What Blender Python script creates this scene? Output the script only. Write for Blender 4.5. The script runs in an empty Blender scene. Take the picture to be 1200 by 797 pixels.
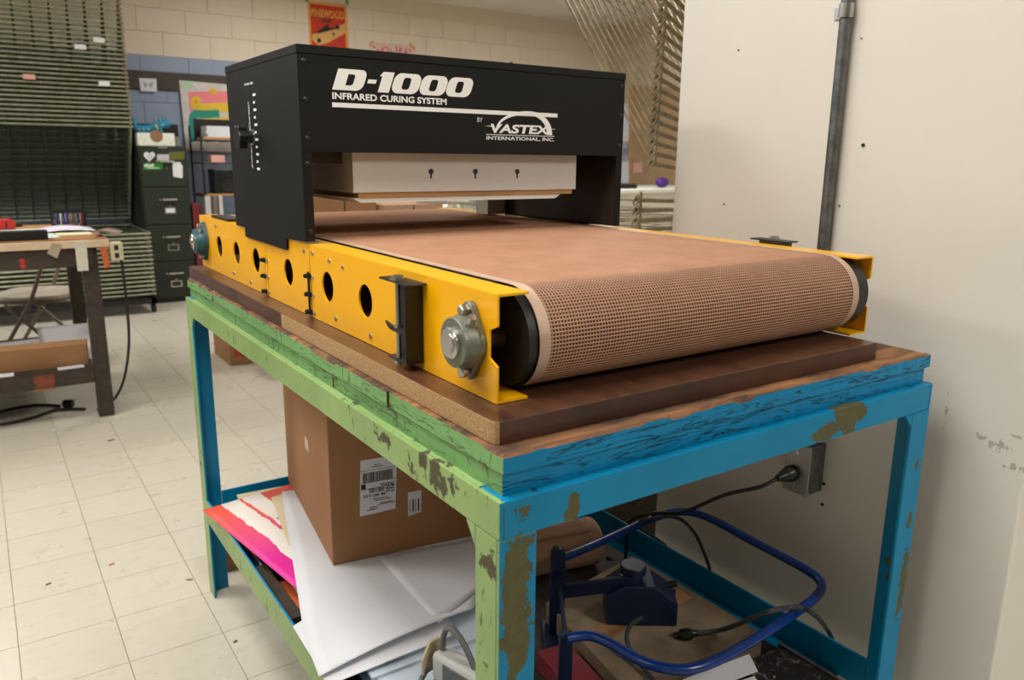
import bpy, bmesh, math, random
from mathutils import Vector, Matrix
random.seed(7)
C = bpy.context.scene.collection
PI = math.pi

# ------------------------------------------------------------------ camera
F, YAW, PITCH, ROLL = 919.4, .5977, .2279, -.0108
CAM = Vector((-.4427, -.6711, 1.249))
_cy, _sy, _cp, _sp = math.cos(YAW), math.sin(YAW), math.cos(PITCH), math.sin(PITCH)
FW = Vector((_sy*_cp, _cy*_cp, -_sp)); RT0 = Vector((_cy, -_sy, 0)); DN0 = FW.cross(RT0)
RT = math.cos(ROLL)*RT0 + math.sin(ROLL)*DN0
DN = -math.sin(ROLL)*RT0 + math.cos(ROLL)*DN0
cam = bpy.data.cameras.new('camera'); camo = bpy.data.objects.new('camera', cam); C.objects.link(camo)
cam.sensor_width = 36; cam.sensor_fit = 'HORIZONTAL'; cam.lens = F/1200*36
cam.clip_start = .05; cam.clip_end = 60
camo.matrix_world = Matrix(((RT.x, -DN.x, -FW.x, CAM.x), (RT.y, -DN.y, -FW.y, CAM.y), (RT.z, -DN.z, -FW.z, CAM.z), (0, 0, 0, 1)))
cam.dof.use_dof = True; cam.dof.focus_distance = 1.35; cam.dof.aperture_fstop = 6.3
bpy.context.scene.camera = camo

def at(px, py, axis, val):
    """photo pixel -> point where its ray meets the plane axis=val"""
    d = RT*((px-600)/F) + DN*((py-398.5)/F) + FW
    return CAM + d*((val-CAM[axis])/d[axis])

# ------------------------------------------------------------------ world, view, lights
W = bpy.data.worlds.new('World'); bpy.context.scene.world = W; W.use_nodes = True
W.node_tree.nodes['Background'].inputs[0].default_value = (.8, .9, 1, 1)
W.node_tree.nodes['Background'].inputs[1].default_value = .05
vs = bpy.context.scene.view_settings
vs.view_transform = 'Standard'; vs.look = 'None'; vs.gamma = 1; vs.use_curve_mapping = False
vs.exposure = 0.3
CEIL = 2.85
LAMPS = [(-.5, .3, 28), (-1.6, 2.4, 32), (-2.2, .2, 9), (-1.0, 4.8, 26), (-3.4, 4.0, 10), (1.35, -2.3, 42), (2.6, 2.4, 26), (4.6, 4.8, 30), (2.0, 5.4, 24)]
LAMP_COL = (1, .993, .972)

# ------------------------------------------------------------------ materials
def lin(c):
    return tuple(((v/255)/12.92 if v/255 <= .04045 else ((v/255+.055)/1.055)**2.4) for v in c)
def new(name):
    m = bpy.data.materials.new(name); m.use_nodes = True
    return m, m.node_tree.nodes, m.node_tree.links, m.node_tree.nodes['Principled BSDF']
def N(ns, t, **k):
    n = ns.new(t)
    for a, b in k.items():
        if a.startswith('_'): n.inputs[a[1:].replace('_', ' ')].default_value = b
        else: setattr(n, a, b)
    return n
def math_(ns, ls, op, a, b=None, c=None):
    n = ns.new('ShaderNodeMath'); n.operation = op
    for i, v in enumerate((a, b, c)):
        if v is None: continue
        if hasattr(v, 'links'): ls.new(v, n.inputs[i])
        else: n.inputs[i].default_value = v
    return n.outputs[0]
def mixc(ns, ls, f, a, b):
    n = ns.new('ShaderNodeMix'); n.data_type = 'RGBA'
    for s, v in ((n.inputs[0], f), (n.inputs[6], a), (n.inputs[7], b)):
        if hasattr(v, 'links'): ls.new(v, s)
        elif isinstance(v, (int, float)): s.default_value = v
        else: s.default_value = (*v[:3], 1)
    return n.outputs[2]
def noise(ns, ls, vec, scale, detail=4, rough=.6, dist=0):
    n = ns.new('ShaderNodeTexNoise'); n.inputs['Scale'].default_value = scale; n.inputs['Detail'].default_value = detail
    n.inputs['Roughness'].default_value = rough; n.inputs['Distortion'].default_value = dist
    if vec is not None: ls.new(vec, n.inputs['Vector'])
    return n.outputs['Fac']
def ramp(ns, ls, v, lo, hi):
    n = ns.new('ShaderNodeMapRange'); n.inputs[1].default_value = lo; n.inputs[2].default_value = hi
    ls.new(v, n.inputs[0]); return n.outputs[0]
def pos(ns, ls, scale=None):
    g = ns.new('ShaderNodeNewGeometry').outputs['Position']
    if scale:
        m = ns.new('ShaderNodeVectorMath'); m.operation = 'MULTIPLY'; ls.new(g, m.inputs[0]); m.inputs[1].default_value = scale
        return m.outputs[0]
    return g
def bump(ns, ls, b, h, strength, dist=.002):
    n = ns.new('ShaderNodeBump'); n.inputs['Strength'].default_value = strength; n.inputs['Distance'].default_value = dist
    ls.new(h, n.inputs['Height']); ls.new(n.outputs[0], b.inputs['Normal'])
MATS = {}
def pbr(name, col, rough=.5, metal=0, var=.12, vs_=12, stretch=None, bmp=0, bs=80, spec=.5, col2=None, thr=None, emit=0):
    if name in MATS: return MATS[name]
    m, ns, ls, b = new(name); c = lin(col)
    P = pos(ns, ls, stretch)
    n1 = noise(ns, ls, P, vs_, 6)
    c2 = lin(col2) if col2 else tuple(v*(1-var*2) for v in c)
    lo, hi = thr if thr else (.3, .7)
    ls.new(mixc(ns, ls, ramp(ns, ls, n1, lo, hi), c, c2), b.inputs['Base Color'])
    b.inputs['Roughness'].default_value = rough; b.inputs['Metallic'].default_value = metal
    b.inputs['Specular IOR Level'].default_value = spec
    if bmp: bump(ns, ls, b, noise(ns, ls, P, bs, 3), bmp)
    if emit:
        b.inputs['Emission Color'].default_value = (*c, 1); b.inputs['Emission Strength'].default_value = emit
    MATS[name] = m; return m
def blobmask(ns, ls, P, blobs):
    out = None
    for (c, r) in blobs:
        s = ns.new('ShaderNodeVectorMath'); s.operation = 'SUBTRACT'; ls.new(P, s.inputs[0]); s.inputs[1].default_value = c
        m = ns.new('ShaderNodeVectorMath'); m.operation = 'DIVIDE'; ls.new(s.outputs[0], m.inputs[0]); m.inputs[1].default_value = r
        l = ns.new('ShaderNodeVectorMath'); l.operation = 'LENGTH'; ls.new(m.outputs[0], l.inputs[0])
        v = math_(ns, ls, 'SUBTRACT', 1.0, l.outputs['Value'])
        v = math_(ns, ls, 'MAXIMUM', v, -.6)
        out = v if out is None else math_(ns, ls, 'MAXIMUM', out, v)
    return out
def peel(name, col, under, blobs=(), thr=.70, scale=26, rough=.38, crack=0, k=.45, dents=False):
    """old glossy paint with chips and worn patches showing the metal or wood below"""
    m, ns, ls, b = new(name); P = pos(ns, ls)
    nz = noise(ns, ls, P, scale, 8, .65, .4)
    v = nz
    if blobs:
        v = math_(ns, ls, 'MULTIPLY_ADD', blobmask(ns, ls, P, blobs), k, nz)
        v = math_(ns, ls, 'MAXIMUM', v, math_(ns, ls, 'ADD', nz, 0.0))
    mask = ramp(ns, ls, v, thr, thr+.012)
    c = lin(col); tone = noise(ns, ls, P, 5, 5)
    pc = mixc(ns, ls, ramp(ns, ls, tone, .3, .7), c, tuple(x*.78 for x in c))
    un = lin(under); uc = mixc(ns, ls, noise(ns, ls, P, 40, 6), tuple(x*.55 for x in un), tuple(x*1.25 for x in un))
    h = math_(ns, ls, 'SUBTRACT', 1.0, mask)
    if dents:
        dn_ = ramp(ns, ls, noise(ns, ls, pos(ns, ls, (30, 30, 9)), 2.4, 4, .6, .5), .62, .66)
        pc = mixc(ns, ls, math_(ns, ls, 'MULTIPLY', dn_, .75), pc, lin((52, 60, 44)))
        sp_ = ramp(ns, ls, noise(ns, ls, P, 150, 2), .70, .74)
        pc = mixc(ns, ls, math_(ns, ls, 'MULTIPLY', sp_, .6), pc, lin((60, 64, 46)))
    if crack:
        Ps = pos(ns, ls, (6, 6, 60)) if crack == 1 else pos(ns, ls, (50, 5, 6))
        w = noise(ns, ls, Ps, 1.0, 5, .6, .6)
        d = math_(ns, ls, 'ABSOLUTE', math_(ns, ls, 'SUBTRACT', w, .5))
        ck = ramp(ns, ls, d, .014, .003)
        pc = mixc(ns, ls, math_(ns, ls, 'MULTIPLY', ck, .8), pc, tuple(x*.06 for x in un))
        h = math_(ns, ls, 'SUBTRACT', h, math_(ns, ls, 'MULTIPLY', ck, 1.5))
        h = math_(ns, ls, 'ADD', h, math_(ns, ls, 'MULTIPLY', w, 2.0))
    ls.new(mixc(ns, ls, mask, pc, uc), b.inputs['Base Color'])
    ls.new(math_(ns, ls, 'MULTIPLY_ADD', mask, .4, rough), b.inputs['Roughness'])
    b.inputs['Specular IOR Level'].default_value = .25
    bump(ns, ls, b, h, .7, .0012)
    MATS[name] = m; return m

BLUE_PATCH = [((.024, 0, .77), (.036, .05, .135)), ((.024, 0, .70), (.036, .05, .10)), ((.66, 0, .862), (.07, .05, .045)), ((.60, 0, .845), (.06, .05, .03)),
              ((.105, 0, .845), (.016, .05, .03)), ((.885, 0, .50), (.022, .06, .13)), ((.88, 0, .62), (.012, .06, .03)), ((.88, 0, .73), (.010, .06, .02))]
GREEN_PATCH = [((0, .16, .855), (.05, .09, .05)), ((0, .32, .86), (.05, .05, .02)), ((0, .02, .79), (.05, .03, .03)), ((0, .42, .868), (.05, .03, .02))]
M = {}
M['blue'] = peel('blue_paint', (0, 136, 184), (98, 96, 66), BLUE_PATCH, thr=.70)
M['green'] = peel('green_paint', (148, 178, 112), (92, 88, 66), GREEN_PATCH, thr=.655, k=.28, dents=True)
M['blue_wood'] = peel('blue_painted_wood', (0, 134, 186), (120, 92, 60), thr=.69, crack=1)
M['green_wood'] = peel('green_painted_wood', (124, 176, 108), (110, 88, 58), thr=.655, crack=1, dents=True)
M['top_wood'] = pbr('raw_tabletop_wood', (176, 120, 70), .75, var=.3, vs_=7, stretch=(1, 5, 5), col2=(66, 46, 34), thr=(.25, .6), bmp=.5, bs=40)
M['laminate'] = pbr('brown_laminate', (96, 62, 44), .32, var=.2, vs_=9, stretch=(8, 1, 1), col2=(58, 36, 27), bmp=.05, bs=120)
M['laminate_front'] = pbr('brown_laminate_edge', (88, 52, 38), .3, vs_=9, stretch=(1, 1, 1.5), col2=(46, 28, 22))
M['chipboard'] = pbr('raw_chipboard_edge', (192, 156, 110), .9, vs_=280, col2=(146, 112, 74), bmp=.5, bs=400)
M['yellow'] = pbr('yellow_enamel', (250, 182, 4), .28, var=.02, vs_=3, bmp=.03, bs=300)
M['black_hood'] = pbr('black_textured_enamel', (20, 20, 19), .55, var=.08, vs_=60, bmp=.12, bs=700, spec=.2)
M['hood_inside'] = pbr('hood_inner_steel', (66, 54, 44), .42, .2, vs_=4)  # dark brown of the reflection inside the hood is put into the colour
M['black'] = pbr('black_steel', (22, 22, 22), .42)
M['black_plastic'] = pbr('black_plastic', (18, 18, 18), .35)
M['rubber'] = pbr('black_rubber', (20, 20, 20), .7)
M['drum'] = pbr('dark_drum_steel', (24, 23, 22), .5)
M['zinc'] = pbr('zinc_plated_steel', (190, 190, 188), .28, 1, vs_=40)
M['cast'] = pbr('grey_green_cast_iron', (128, 132, 118), .42, .55, vs_=60, bmp=.2, bs=200)
M['cast_blue'] = pbr('teal_cast_iron', (52, 98, 116), .45, .2, vs_=60)
M['galv'] = pbr('galvanised_steel', (128, 132, 132), .45, .75, vs_=60, col2=(88, 92, 94))
M['belt'] = pbr('tan_belt_strands', (186, 140, 110), .5, var=.06, vs_=18, col2=(172, 126, 98))
M['belt_edge'] = pbr('belt_edge_tape', (198, 168, 146), .5, vs_=30)
M['heater'] = pbr('aluminised_heater_panel', (206, 200, 193), .5, .05, var=.03, vs_=5)
M['white_paint'] = pbr('white_panel', (238, 236, 230), .5, var=.02)
M['print_white'] = pbr('white_print', (236, 236, 232), .6, var=.0)
M['tan_wood'] = pbr('tan_wood', (198, 150, 92), .6, stretch=(1, 1, 6), vs_=8)
M['card'] = pbr('brown_cardboard', (164, 120, 80), .8, var=.05, vs_=8, bmp=.08, bs=90)
M['card_dirty'] = pbr('stained_cardboard', (146, 128, 102), .85, vs_=9, col2=(100, 84, 66))
M['kraft'] = pbr('kraft_paper', (190, 150, 122), .75, var=.05)
M['paper'] = pbr('white_paper', (222, 223, 228), .7, var=.015, vs_=6)
M['paper2'] = pbr('bluish_white_paper', (196, 208, 220), .7, var=.03, vs_=6)
M['cream'] = pbr('cream_paper', (226, 212, 176), .7, var=.03)
M['ink'] = pbr('black_ink', (24, 24, 26), .6, var=0)
M['navy'] = pbr('navy_blue_enamel', (8, 54, 130), .26, var=.1, vs_=14)
M['navy_dark'] = pbr('dark_navy_enamel', (9, 30, 62), .42, var=.2, vs_=20)
M['cord'] = pbr('black_cord', (20, 20, 22), .5)
M['cord_grey'] = pbr('dark_grey_cord', (54, 60, 66), .5)
M['shelf_dark'] = pbr('dark_shelf_board', (58, 50, 44), .7, vs_=12, stretch=(6, 1, 1), col2=(34, 30, 28))
M['orange'] = pbr('orange_card', (206, 96, 44), .7, var=.1)
M['red'] = pbr('red_plastic', (190, 30, 26), .4, var=.05)
M['red_dark'] = pbr('dark_red_card', (120, 36, 44), .6)
M['beige_plastic'] = pbr('beige_plastic', (206, 190, 156), .4, var=.04)
M['white_plastic'] = pbr('white_plastic', (212, 214, 210), .4, var=.03)
M['grey_plastic'] = pbr('grey_plastic', (120, 124, 122), .45)
M['bench'] = pbr('dark_stained_bench', (70, 56, 44), .6, vs_=16, col2=(44, 36, 30), stretch=(1, 1, 2), bmp=.2, bs=60)
M['bench_blue'] = pbr('blue_bench_edge', (26, 96, 150), .6)
M['rack'] = pbr('rack_wire_steel', (172, 172, 148), .4, .45, vs_=20, col2=(132, 136, 112))
M['rack_dark'] = pbr('rack_mesh_green', (64, 74, 54), .5, .3, vs_=20)
M['rack_brown'] = pbr('rack_wire_aged', (168, 152, 120), .45, .35, vs_=20, col2=(118, 106, 82))
M['cabinet'] = pbr('dark_green_cabinet', (30, 40, 26), .5, var=.06)
M['chrome'] = pbr('chrome', (200, 200, 196), .2, .9)
M['teal_toy'] = pbr('teal_blue_fabric', (16, 130, 160), .7)
M['chair_seat'] = pbr('beige_chair_vinyl', (186, 176, 158), .55)
M['chair_frame'] = pbr('taupe_chair_steel', (128, 112, 98), .45, .2)
M['purple'] = pbr('purple_plastic', (84, 40, 140), .5)
M['pink'] = pbr('pink_ink', (232, 70, 120), .7)
M['pinkcard'] = pbr('pale_pink_card', (232, 170, 160), .7)
M['plastic_clear'] = pbr('crumpled_plastic_wrap', (210, 206, 196), .25, vs_=30, col2=(150, 140, 128), bmp=.8, bs=60)
M['tape'] = pbr('masking_tape', (214, 208, 190), .7)
M['ceil'] = pbr('ceiling_paint', (226, 220, 208), .8, var=.03, vs_=2)
M['board_tan'] = pbr('bulletin_board_tan', (172, 142, 104), .85)
M['trim_brown'] = pbr('dark_brown_rail', (62, 50, 42), .6, vs_=6)

def mat_wall(name, col, specks=True):
    m, ns, ls, b = new(name); P = pos(ns, ls); c = lin(col)
    a = mixc(ns, ls, ramp(ns, ls, noise(ns, ls, P, 2.5, 5), .35, .75), c, tuple(v*.95 for v in c))
    sc = ramp(ns, ls, noise(ns, ls, pos(ns, ls, (3, 3, 12)), 2.2, 8, .7), .70, .76)   # scuffs
    a = mixc(ns, ls, math_(ns, ls, 'MULTIPLY', sc, .12), a, (.25, .24, .22))
    bm_ = blobmask(ns, ls, P, [((1.0, -.075, .765), (.05, .030, .010)), ((1.0, -.045, .772), (.05, .012, .006)), ((1.0, -.105, .735), (.05, .022, .008)), ((1.0, -.10, .79), (.05, .02, .004)), ((1.0, .02, .80), (.05, .004, .03))])
    sc2 = ramp(ns, ls, math_(ns, ls, 'MULTIPLY_ADD', bm_, .25, noise(ns, ls, P, 120, 4)), .58, .63)
    a = mixc(ns, ls, math_(ns, ls, 'MULTIPLY', sc2, .5), a, lin((120, 108, 90)))
    ls.new(a, b.inputs['Base Color']); b.inputs['Roughness'].default_value = .45
    bump(ns, ls, b, noise(ns, ls, P, 240, 3), .16, .001)
    return m
M['wall'] = mat_wall('painted_wall', (229, 224, 214))
def mat_block():
    m, ns, ls, b = new('painted_block'); P = pos(ns, ls)
    sx = ns.new('ShaderNodeSeparateXYZ'); ls.new(P, sx.inputs[0])
    f = ramp(ns, ls, sx.outputs[2], 2.098, 2.102)
    n1 = noise(ns, ls, P, 6, 5)
    cream = mixc(ns, ls, n1, lin((224, 210, 190)), lin((212, 198, 178)))
    blue = mixc(ns, ls, n1, lin((150, 162, 186)), lin((132, 146, 172)))
    ls.new(mixc(ns, ls, f, blue, cream), b.inputs['Base Color']); b.inputs['Roughness'].default_value = .6
    bump(ns, ls, b, noise(ns, ls, P, 90, 4), .3, .003)
    return m
M['block'] = mat_block()
def mat_tile():
    m, ns, ls, b = new('vinyl_floor_tile'); P = pos(ns, ls)
    oi = ns.new('ShaderNodeObjectInfo')
    base = mixc(ns, ls, oi.outputs['Random'], lin((209, 202, 186)), lin((205, 198, 182)))
    a = mixc(ns, ls, ramp(ns, ls, noise(ns, ls, pos(ns, ls, (9, 22, 9)), 1.6, 6, .65), .5, .8), base, lin((196, 189, 172)))
    d = ramp(ns, ls, noise(ns, ls, P, 55, 3, .5), .735, .76)            # dried ink and dirt specks
    a = mixc(ns, ls, math_(ns, ls, 'MULTIPLY', d, .55), a, lin((110, 92, 86)))
    d2 = ramp(ns, ls, noise(ns, ls, P, 1.3, 5, .6), .5, .8)
    a = mixc(ns, ls, math_(ns, ls, 'MULTIPLY', d2, .12), a, lin((176, 164, 140)))
    ls.new(a, b.inputs['Base Color'])
    ls.new(ramp(ns, ls, noise(ns, ls, P, 9, 4), -.3, 1.2), b.inputs['Roughness'])
    r = ns.new('ShaderNodeMapRange'); ls.new(noise(ns, ls, P, 7, 5), r.inputs[0]); r.inputs[3].default_value = .2; r.inputs[4].default_value = .4
    ls.new(r.outputs[0], b.inputs['Roughness'])
    return m
M['tile'] = mat_tile()
M['grout'] = pbr('dark_tile_joint', (150, 138, 118), .8)

# ------------------------------------------------------------------ mesh helpers
ORG = {}
class MB:
    def __init__(s): s.v = []; s.f = []; s.m = []; s.cur = 0
    def add(s, vs, fs):
        o = len(s.v); s.v += [tuple(v) for v in vs]; s.f += [tuple(i+o for i in f) for f in fs]; s.m += [s.cur]*len(fs); return s
    def box(s, x0, x1, y0, y1, z0, z1):
        return s.add([(x, y, z) for x in (x0, x1) for y in (y0, y1) for z in (z0, z1)],
                     [(0, 1, 3, 2), (4, 6, 7, 5), (0, 4, 5, 1), (2, 3, 7, 6), (0, 2, 6, 4), (1, 5, 7, 3)])
    def obox(s, c, ax, ay, az):   # oriented box: centre and half-axis vectors
        c = Vector(c); ax, ay, az = Vector(ax), Vector(ay), Vector(az)
        return s.add([c+i*ax+j*ay+k*az for i in (-1, 1) for j in (-1, 1) for k in (-1, 1)],
                     [(0, 1, 3, 2), (4, 6, 7, 5), (0, 4, 5, 1), (2, 3, 7, 6), (0, 2, 6, 4), (1, 5, 7, 3)])
    def bar(s, p0, p1, w, h, up=(0, 0, 1)):
        p0, p1 = Vector(p0), Vector(p1); d = (p1-p0); u = Vector(up)
        if abs(d.normalized().dot(u)) > .99: u = Vector((1, 0, 0))
        sd = d.cross(u).normalized()*w/2; uu = sd.cross(d).normalized()*h/2
        return s.obox((p0+p1)/2, d/2, sd, uu)
    def tube(s, pts, r, n=8, cap=True, closed=False):
        pts = [Vector(p) for p in pts]; k = len(pts); rs = r if isinstance(r, (list, tuple)) else [r]*k
        o = []; prev = None
        for i, p in enumerate(pts):
            a = pts[(i-1) % k] if (i > 0 or closed) else pts[0]; b = pts[(i+1) % k] if (i < k-1 or closed) else pts[-1]
            t = (b-a).normalized()
            if prev is None:
                u = Vector((0, 0, 1)) if abs(t.z) < .9 else Vector((1, 0, 0))
                nrm = t.cross(u).normalized()
            else: nrm = (prev - t*prev.dot(t)).normalized()
            prev = nrm; bn = t.cross(nrm)
            o += [p + (nrm*math.cos(2*PI*j/n) + bn*math.sin(2*PI*j/n))*rs[i] for j in range(n)]
        fs = []
        for i in range(k if closed else k-1):
            for j in range(n):
                fs.append((i*n+j, i*n+(j+1) % n, ((i+1) % k)*n+(j+1) % n, ((i+1) % k)*n+j))
        if cap and not closed: fs += [tuple(range(n))[::-1], tuple((k-1)*n+j for j in range(n))]
        return s.add(o, fs)
    def cyl(s, p0, p1, r, n=20, r1=None): return s.tube([p0, p1], [r, r if r1 is None else r1], n)
    def lathe(s, c, axis, prof, n=24):   # prof: (distance along axis, radius)
        c = Vector(c); a = Vector(axis).normalized()
        u = a.orthogonal().normalized(); w = a.cross(u); o = []
        for (d, r) in prof: o += [c + a*d + (u*math.cos(2*PI*j/n)+w*math.sin(2*PI*j/n))*max(r, 1e-5) for j in range(n)]
        fs = [(i*n+j, i*n+(j+1) % n, (i+1)*n+(j+1) % n, (i+1)*n+j) for i in range(len(prof)-1) for j in range(n)]
        fs += [tuple(range(n))[::-1], tuple((len(prof)-1)*n+j for j in range(n))]
        return s.add(o, fs)
    def prism(s, poly, d):   # poly: 3-D points (planar), extruded by vector d
        d = Vector(d); p = [Vector(q) for q in poly]; n = len(p)
        return s.add(p+[q+d for q in p], [tuple(range(n))[::-1], tuple(range(n, 2*n))]+[(i, (i+1) % n, n+(i+1) % n, n+i) for i in range(n)])
    def grid(s, rows):
        n = len(rows[0]); o = [p for r in rows for p in r]
        return s.add(o, [(i*n+j, i*n+j+1, (i+1)*n+j+1, (i+1)*n+j) for i in range(len(rows)-1) for j in range(n-1)])
    def ball(s, c, r, n=12, sc=(1, 1, 1)):
        c = Vector(c); o = []; k = n//2
        for i in range(1, k):
            a = PI*i/k
            o += [c+Vector((math.sin(a)*math.cos(2*PI*j/n)*sc[0], math.sin(a)*math.sin(2*PI*j/n)*sc[1], math.cos(a)*sc[2]))*r for j in range(n)]
        o += [c+Vector((0, 0, r*sc[2])), c-Vector((0, 0, r*sc[2]))]
        t, b_ = len(o)-2, len(o)-1
        fs = [(i*n+j, (i+1)*n+j, (i+1)*n+(j+1) % n, i*n+(j+1) % n) for i in range(k-2) for j in range(n)]
        fs += [(t, j, (j+1) % n) for j in range(n)]+[(b_, (k-2)*n+(j+1) % n, (k-2)*n+j) for j in range(n)]
        return s.add(o, fs)
    def build(s, name, mats, parent=None, smooth=False, bev=0, solid=0, kind=None, raw=False):
        if not isinstance(mats, (list, tuple)): mats = [mats]
        mats = [M[x] if isinstance(x, str) else x for x in mats]
        off = ORG.get(parent.name, Vector((0, 0, 0))) if parent else Vector((0, 0, 0))
        base = off
        if parent is None and s.v and not raw:      # a single-mesh thing: origin at the middle of its base
            xs, ys, zs = zip(*s.v); base = Vector(((min(xs)+max(xs))/2, (min(ys)+max(ys))/2, min(zs)))
        me = bpy.data.meshes.new(name); me.from_pydata([tuple(Vector(v)-base) for v in s.v], [], s.f)
        for m in mats: me.materials.append(m)
        me.polygons.foreach_set('material_index', s.m)
        if smooth: me.polygons.foreach_set('use_smooth', [True]*len(s.f))
        bm = bmesh.new(); bm.from_mesh(me); bmesh.ops.recalc_face_normals(bm, faces=bm.faces); bm.to_mesh(me); bm.free()
        if smooth:
            try: me.set_sharp_from_angle(angle=math.radians(38))
            except Exception: pass
        me.update()
        o = bpy.data.objects.new(name, me); C.objects.link(o); o.parent = parent
        if parent is None: o.location = base
        ORG[o.name] = base
        if bev:
            b = o.modifiers.new('bevel', 'BEVEL'); b.width = bev; b.segments = 2; b.limit_method = 'ANGLE'; b.angle_limit = math.radians(40)
        if solid:
            b = o.modifiers.new('solid', 'SOLIDIFY'); b.thickness = solid; b.offset = 0
        if kind: o['kind'] = kind
        return o
def tag(o, label, cat, group=None, kind=None):
    o['label'] = label; o['category'] = cat
    if group: o['group'] = group
    if kind: o['kind'] = kind
    return o
def thing(name, loc, label, cat, group=None, rz=0, local=False):
    o = bpy.data.objects.new(name, None); C.objects.link(o); o.location = loc; o.rotation_euler = (0, 0, rz)
    o.empty_display_size = .05
    ORG[o.name] = Vector((0, 0, 0)) if (local or rz) else Vector(loc)
    return tag(o, label, cat, group)
def dup(o, parent=None):
    c = o.copy(); C.objects.link(c)
    if parent is not None: c.parent = parent
    for ch in o.children: dup(ch, c)
    return c
def structure(o): o['kind'] = 'structure'; return o
def arc(c, r, a0, a1, n, u, v):
    c, u, v = Vector(c), Vector(u), Vector(v)
    return [c + u*(r*math.cos(a0+(a1-a0)*i/n)) + v*(r*math.sin(a0+(a1-a0)*i/n)) for i in range(n+1)]
def smooth_path(pts, n=6):
    P = [Vector(p) for p in pts]; out = []
    for i in range(len(P)-1):
        p0, p1, p2, p3 = P[max(i-1, 0)], P[i], P[i+1], P[min(i+2, len(P)-1)]
        for k in range(n):
            t = k/n
            out.append(.5*((2*p1)+(p2-p0)*t+(2*p0-5*p1+4*p2-p3)*t*t+(3*p1-p0-3*p2+p3)*t**3))
    return out+[P[-1]]
def shape2d(outers, thick, X, Y, O):
    """filled outline(s) with holes; 2-D (u,v) -> O + u*X + v*Y, extruded by thick along X x Y"""
    cu = bpy.data.curves.new('tmp', 'CURVE'); cu.dimensions = '2D'; cu.fill_mode = 'BOTH'; cu.extrude = thick/2
    for pl in outers:
        sp = cu.splines.new('POLY'); sp.points.add(len(pl)-1); sp.use_cyclic_u = True
        for p, q in zip(sp.points, pl): p.co = (q[0], q[1], 0, 1)
    return curve_mesh(cu, X, Y, O, thick)
def curve_mesh(cu, X, Y, O, thick):
    ob = bpy.data.objects.new('tmp', cu); C.objects.link(ob)
    me = bpy.data.meshes.new_from_object(ob); bpy.data.objects.remove(ob); bpy.data.curves.remove(cu)
    X, Y, O = Vector(X), Vector(Y), Vector(O); Z = X.normalized().cross(Y.normalized())
    mb = MB(); mb.add([O + X*v.co.x + Y*v.co.y + Z*(v.co.z+thick/2) for v in me.vertices], [tuple(p.vertices) for p in me.polygons])
    bpy.data.meshes.remove(me); return mb
def text(body, height, width, X, Y, O, thick=.0006, shear=0, bold=0, align='LEFT'):
    """lettering of cap height and overall width, lower left corner at O"""
    cu = bpy.data.curves.new('tmp', 'FONT'); cu.body = body; cu.size = 1; cu.shear = shear; cu.offset = bold; cu.fill_mode = 'BOTH'
    cu.resolution_u = 3
    ob = bpy.data.objects.new('tmp', cu); C.objects.link(ob)
    me = bpy.data.meshes.new_from_object(ob); bpy.data.objects.remove(ob); bpy.data.curves.remove(cu)
    xs = [v.co.x for v in me.vertices]; ys = [v.co.y for v in me.vertices]
    x0, x1, y0, y1 = min(xs), max(xs), min(0, min(ys)) if False else min(ys), max(ys)
    X, Y, O = Vector(X).normalized(), Vector(Y).normalized(), Vector(O); Z = X.cross(Y)
    sx, sy = width/(x1-x0), height/(y1-y0)
    mb = MB(); mb.add([O + X*((v.co.x-x0)*sx) + Y*((v.co.y-y0)*sy) + Z*thick for v in me.vertices], [tuple(p.vertices) for p in me.polygons])
    bpy.data.meshes.remove(me); return mb
def circ(cx, cy, rx, ry=None, n=28, a0=0):
    ry = rx if ry is None else ry
    return [(cx+rx*math.cos(2*PI*i/n+a0), cy+ry*math.sin(2*PI*i/n+a0)) for i in range(n)]

# ================================================================== THE ROOM
RX0, RX1, RY0, RY1 = -6.5, 6.3, -6.0, 7.2
T, TX, TY = .2286, -.2524, 1.5359
floor = structure(MB().box(RX0, RX1, RY0, RY1, -.05, -.003).build('floor', 'grout'))
ORG[floor.name] = Vector(floor.location)
g = .0009
def project(p):
    q = Vector(p)-CAM; z = q.dot(FW)
    return (600+F*q.dot(RT)/z, 398.5+F*q.dot(DN)/z, z)
near, rest = [], MB()
i0, i1 = math.ceil((RX0-TX)/T), math.floor((RX1-TX)/T)
j0, j1 = math.ceil((RY0-TY)/T), math.floor((RY1-TY)/T)
for i in range(i0, i1):
    for j in range(j0, j1):
        c = (TX+(i+.5)*T, TY+(j+.5)*T, 0); u, v, z = project(c)
        if z > .3 and -30 < u < 345 and 330 < v < 850: near.append((z, c))
        elif z > .3 and 345 <= u < 420 and 380 < v < 520: near.append((z, c))
        else: near.append((99+z*z, c))
near.sort(key=lambda a: a[0])
tile_me = None
for k, (z, c) in enumerate(near):
    if k < 290 and z < 99:
        if tile_me is None:
            h = T/2-g
            o = MB().box(-h, h, -h, h, 0, .003).build('tile', 'tile', None); tile_me = o.data; o.location = (0, 0, 0)
            # child of the floor; coordinates relative to the floor's origin
            o.parent = floor; base = Vector(floor.location)
            o.location = Vector((c[0], c[1], -.003))-base
            first = o
        else:
            o = first.copy(); C.objects.link(o); o.location = Vector((c[0], c[1], -.003))-base
    else:
        h = T/2-g; rest.box(c[0]-h, c[0]+h, c[1]-h, c[1]+h, -.003, 0)
rest.build('tile_field', 'tile', floor, kind='stuff')

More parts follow.
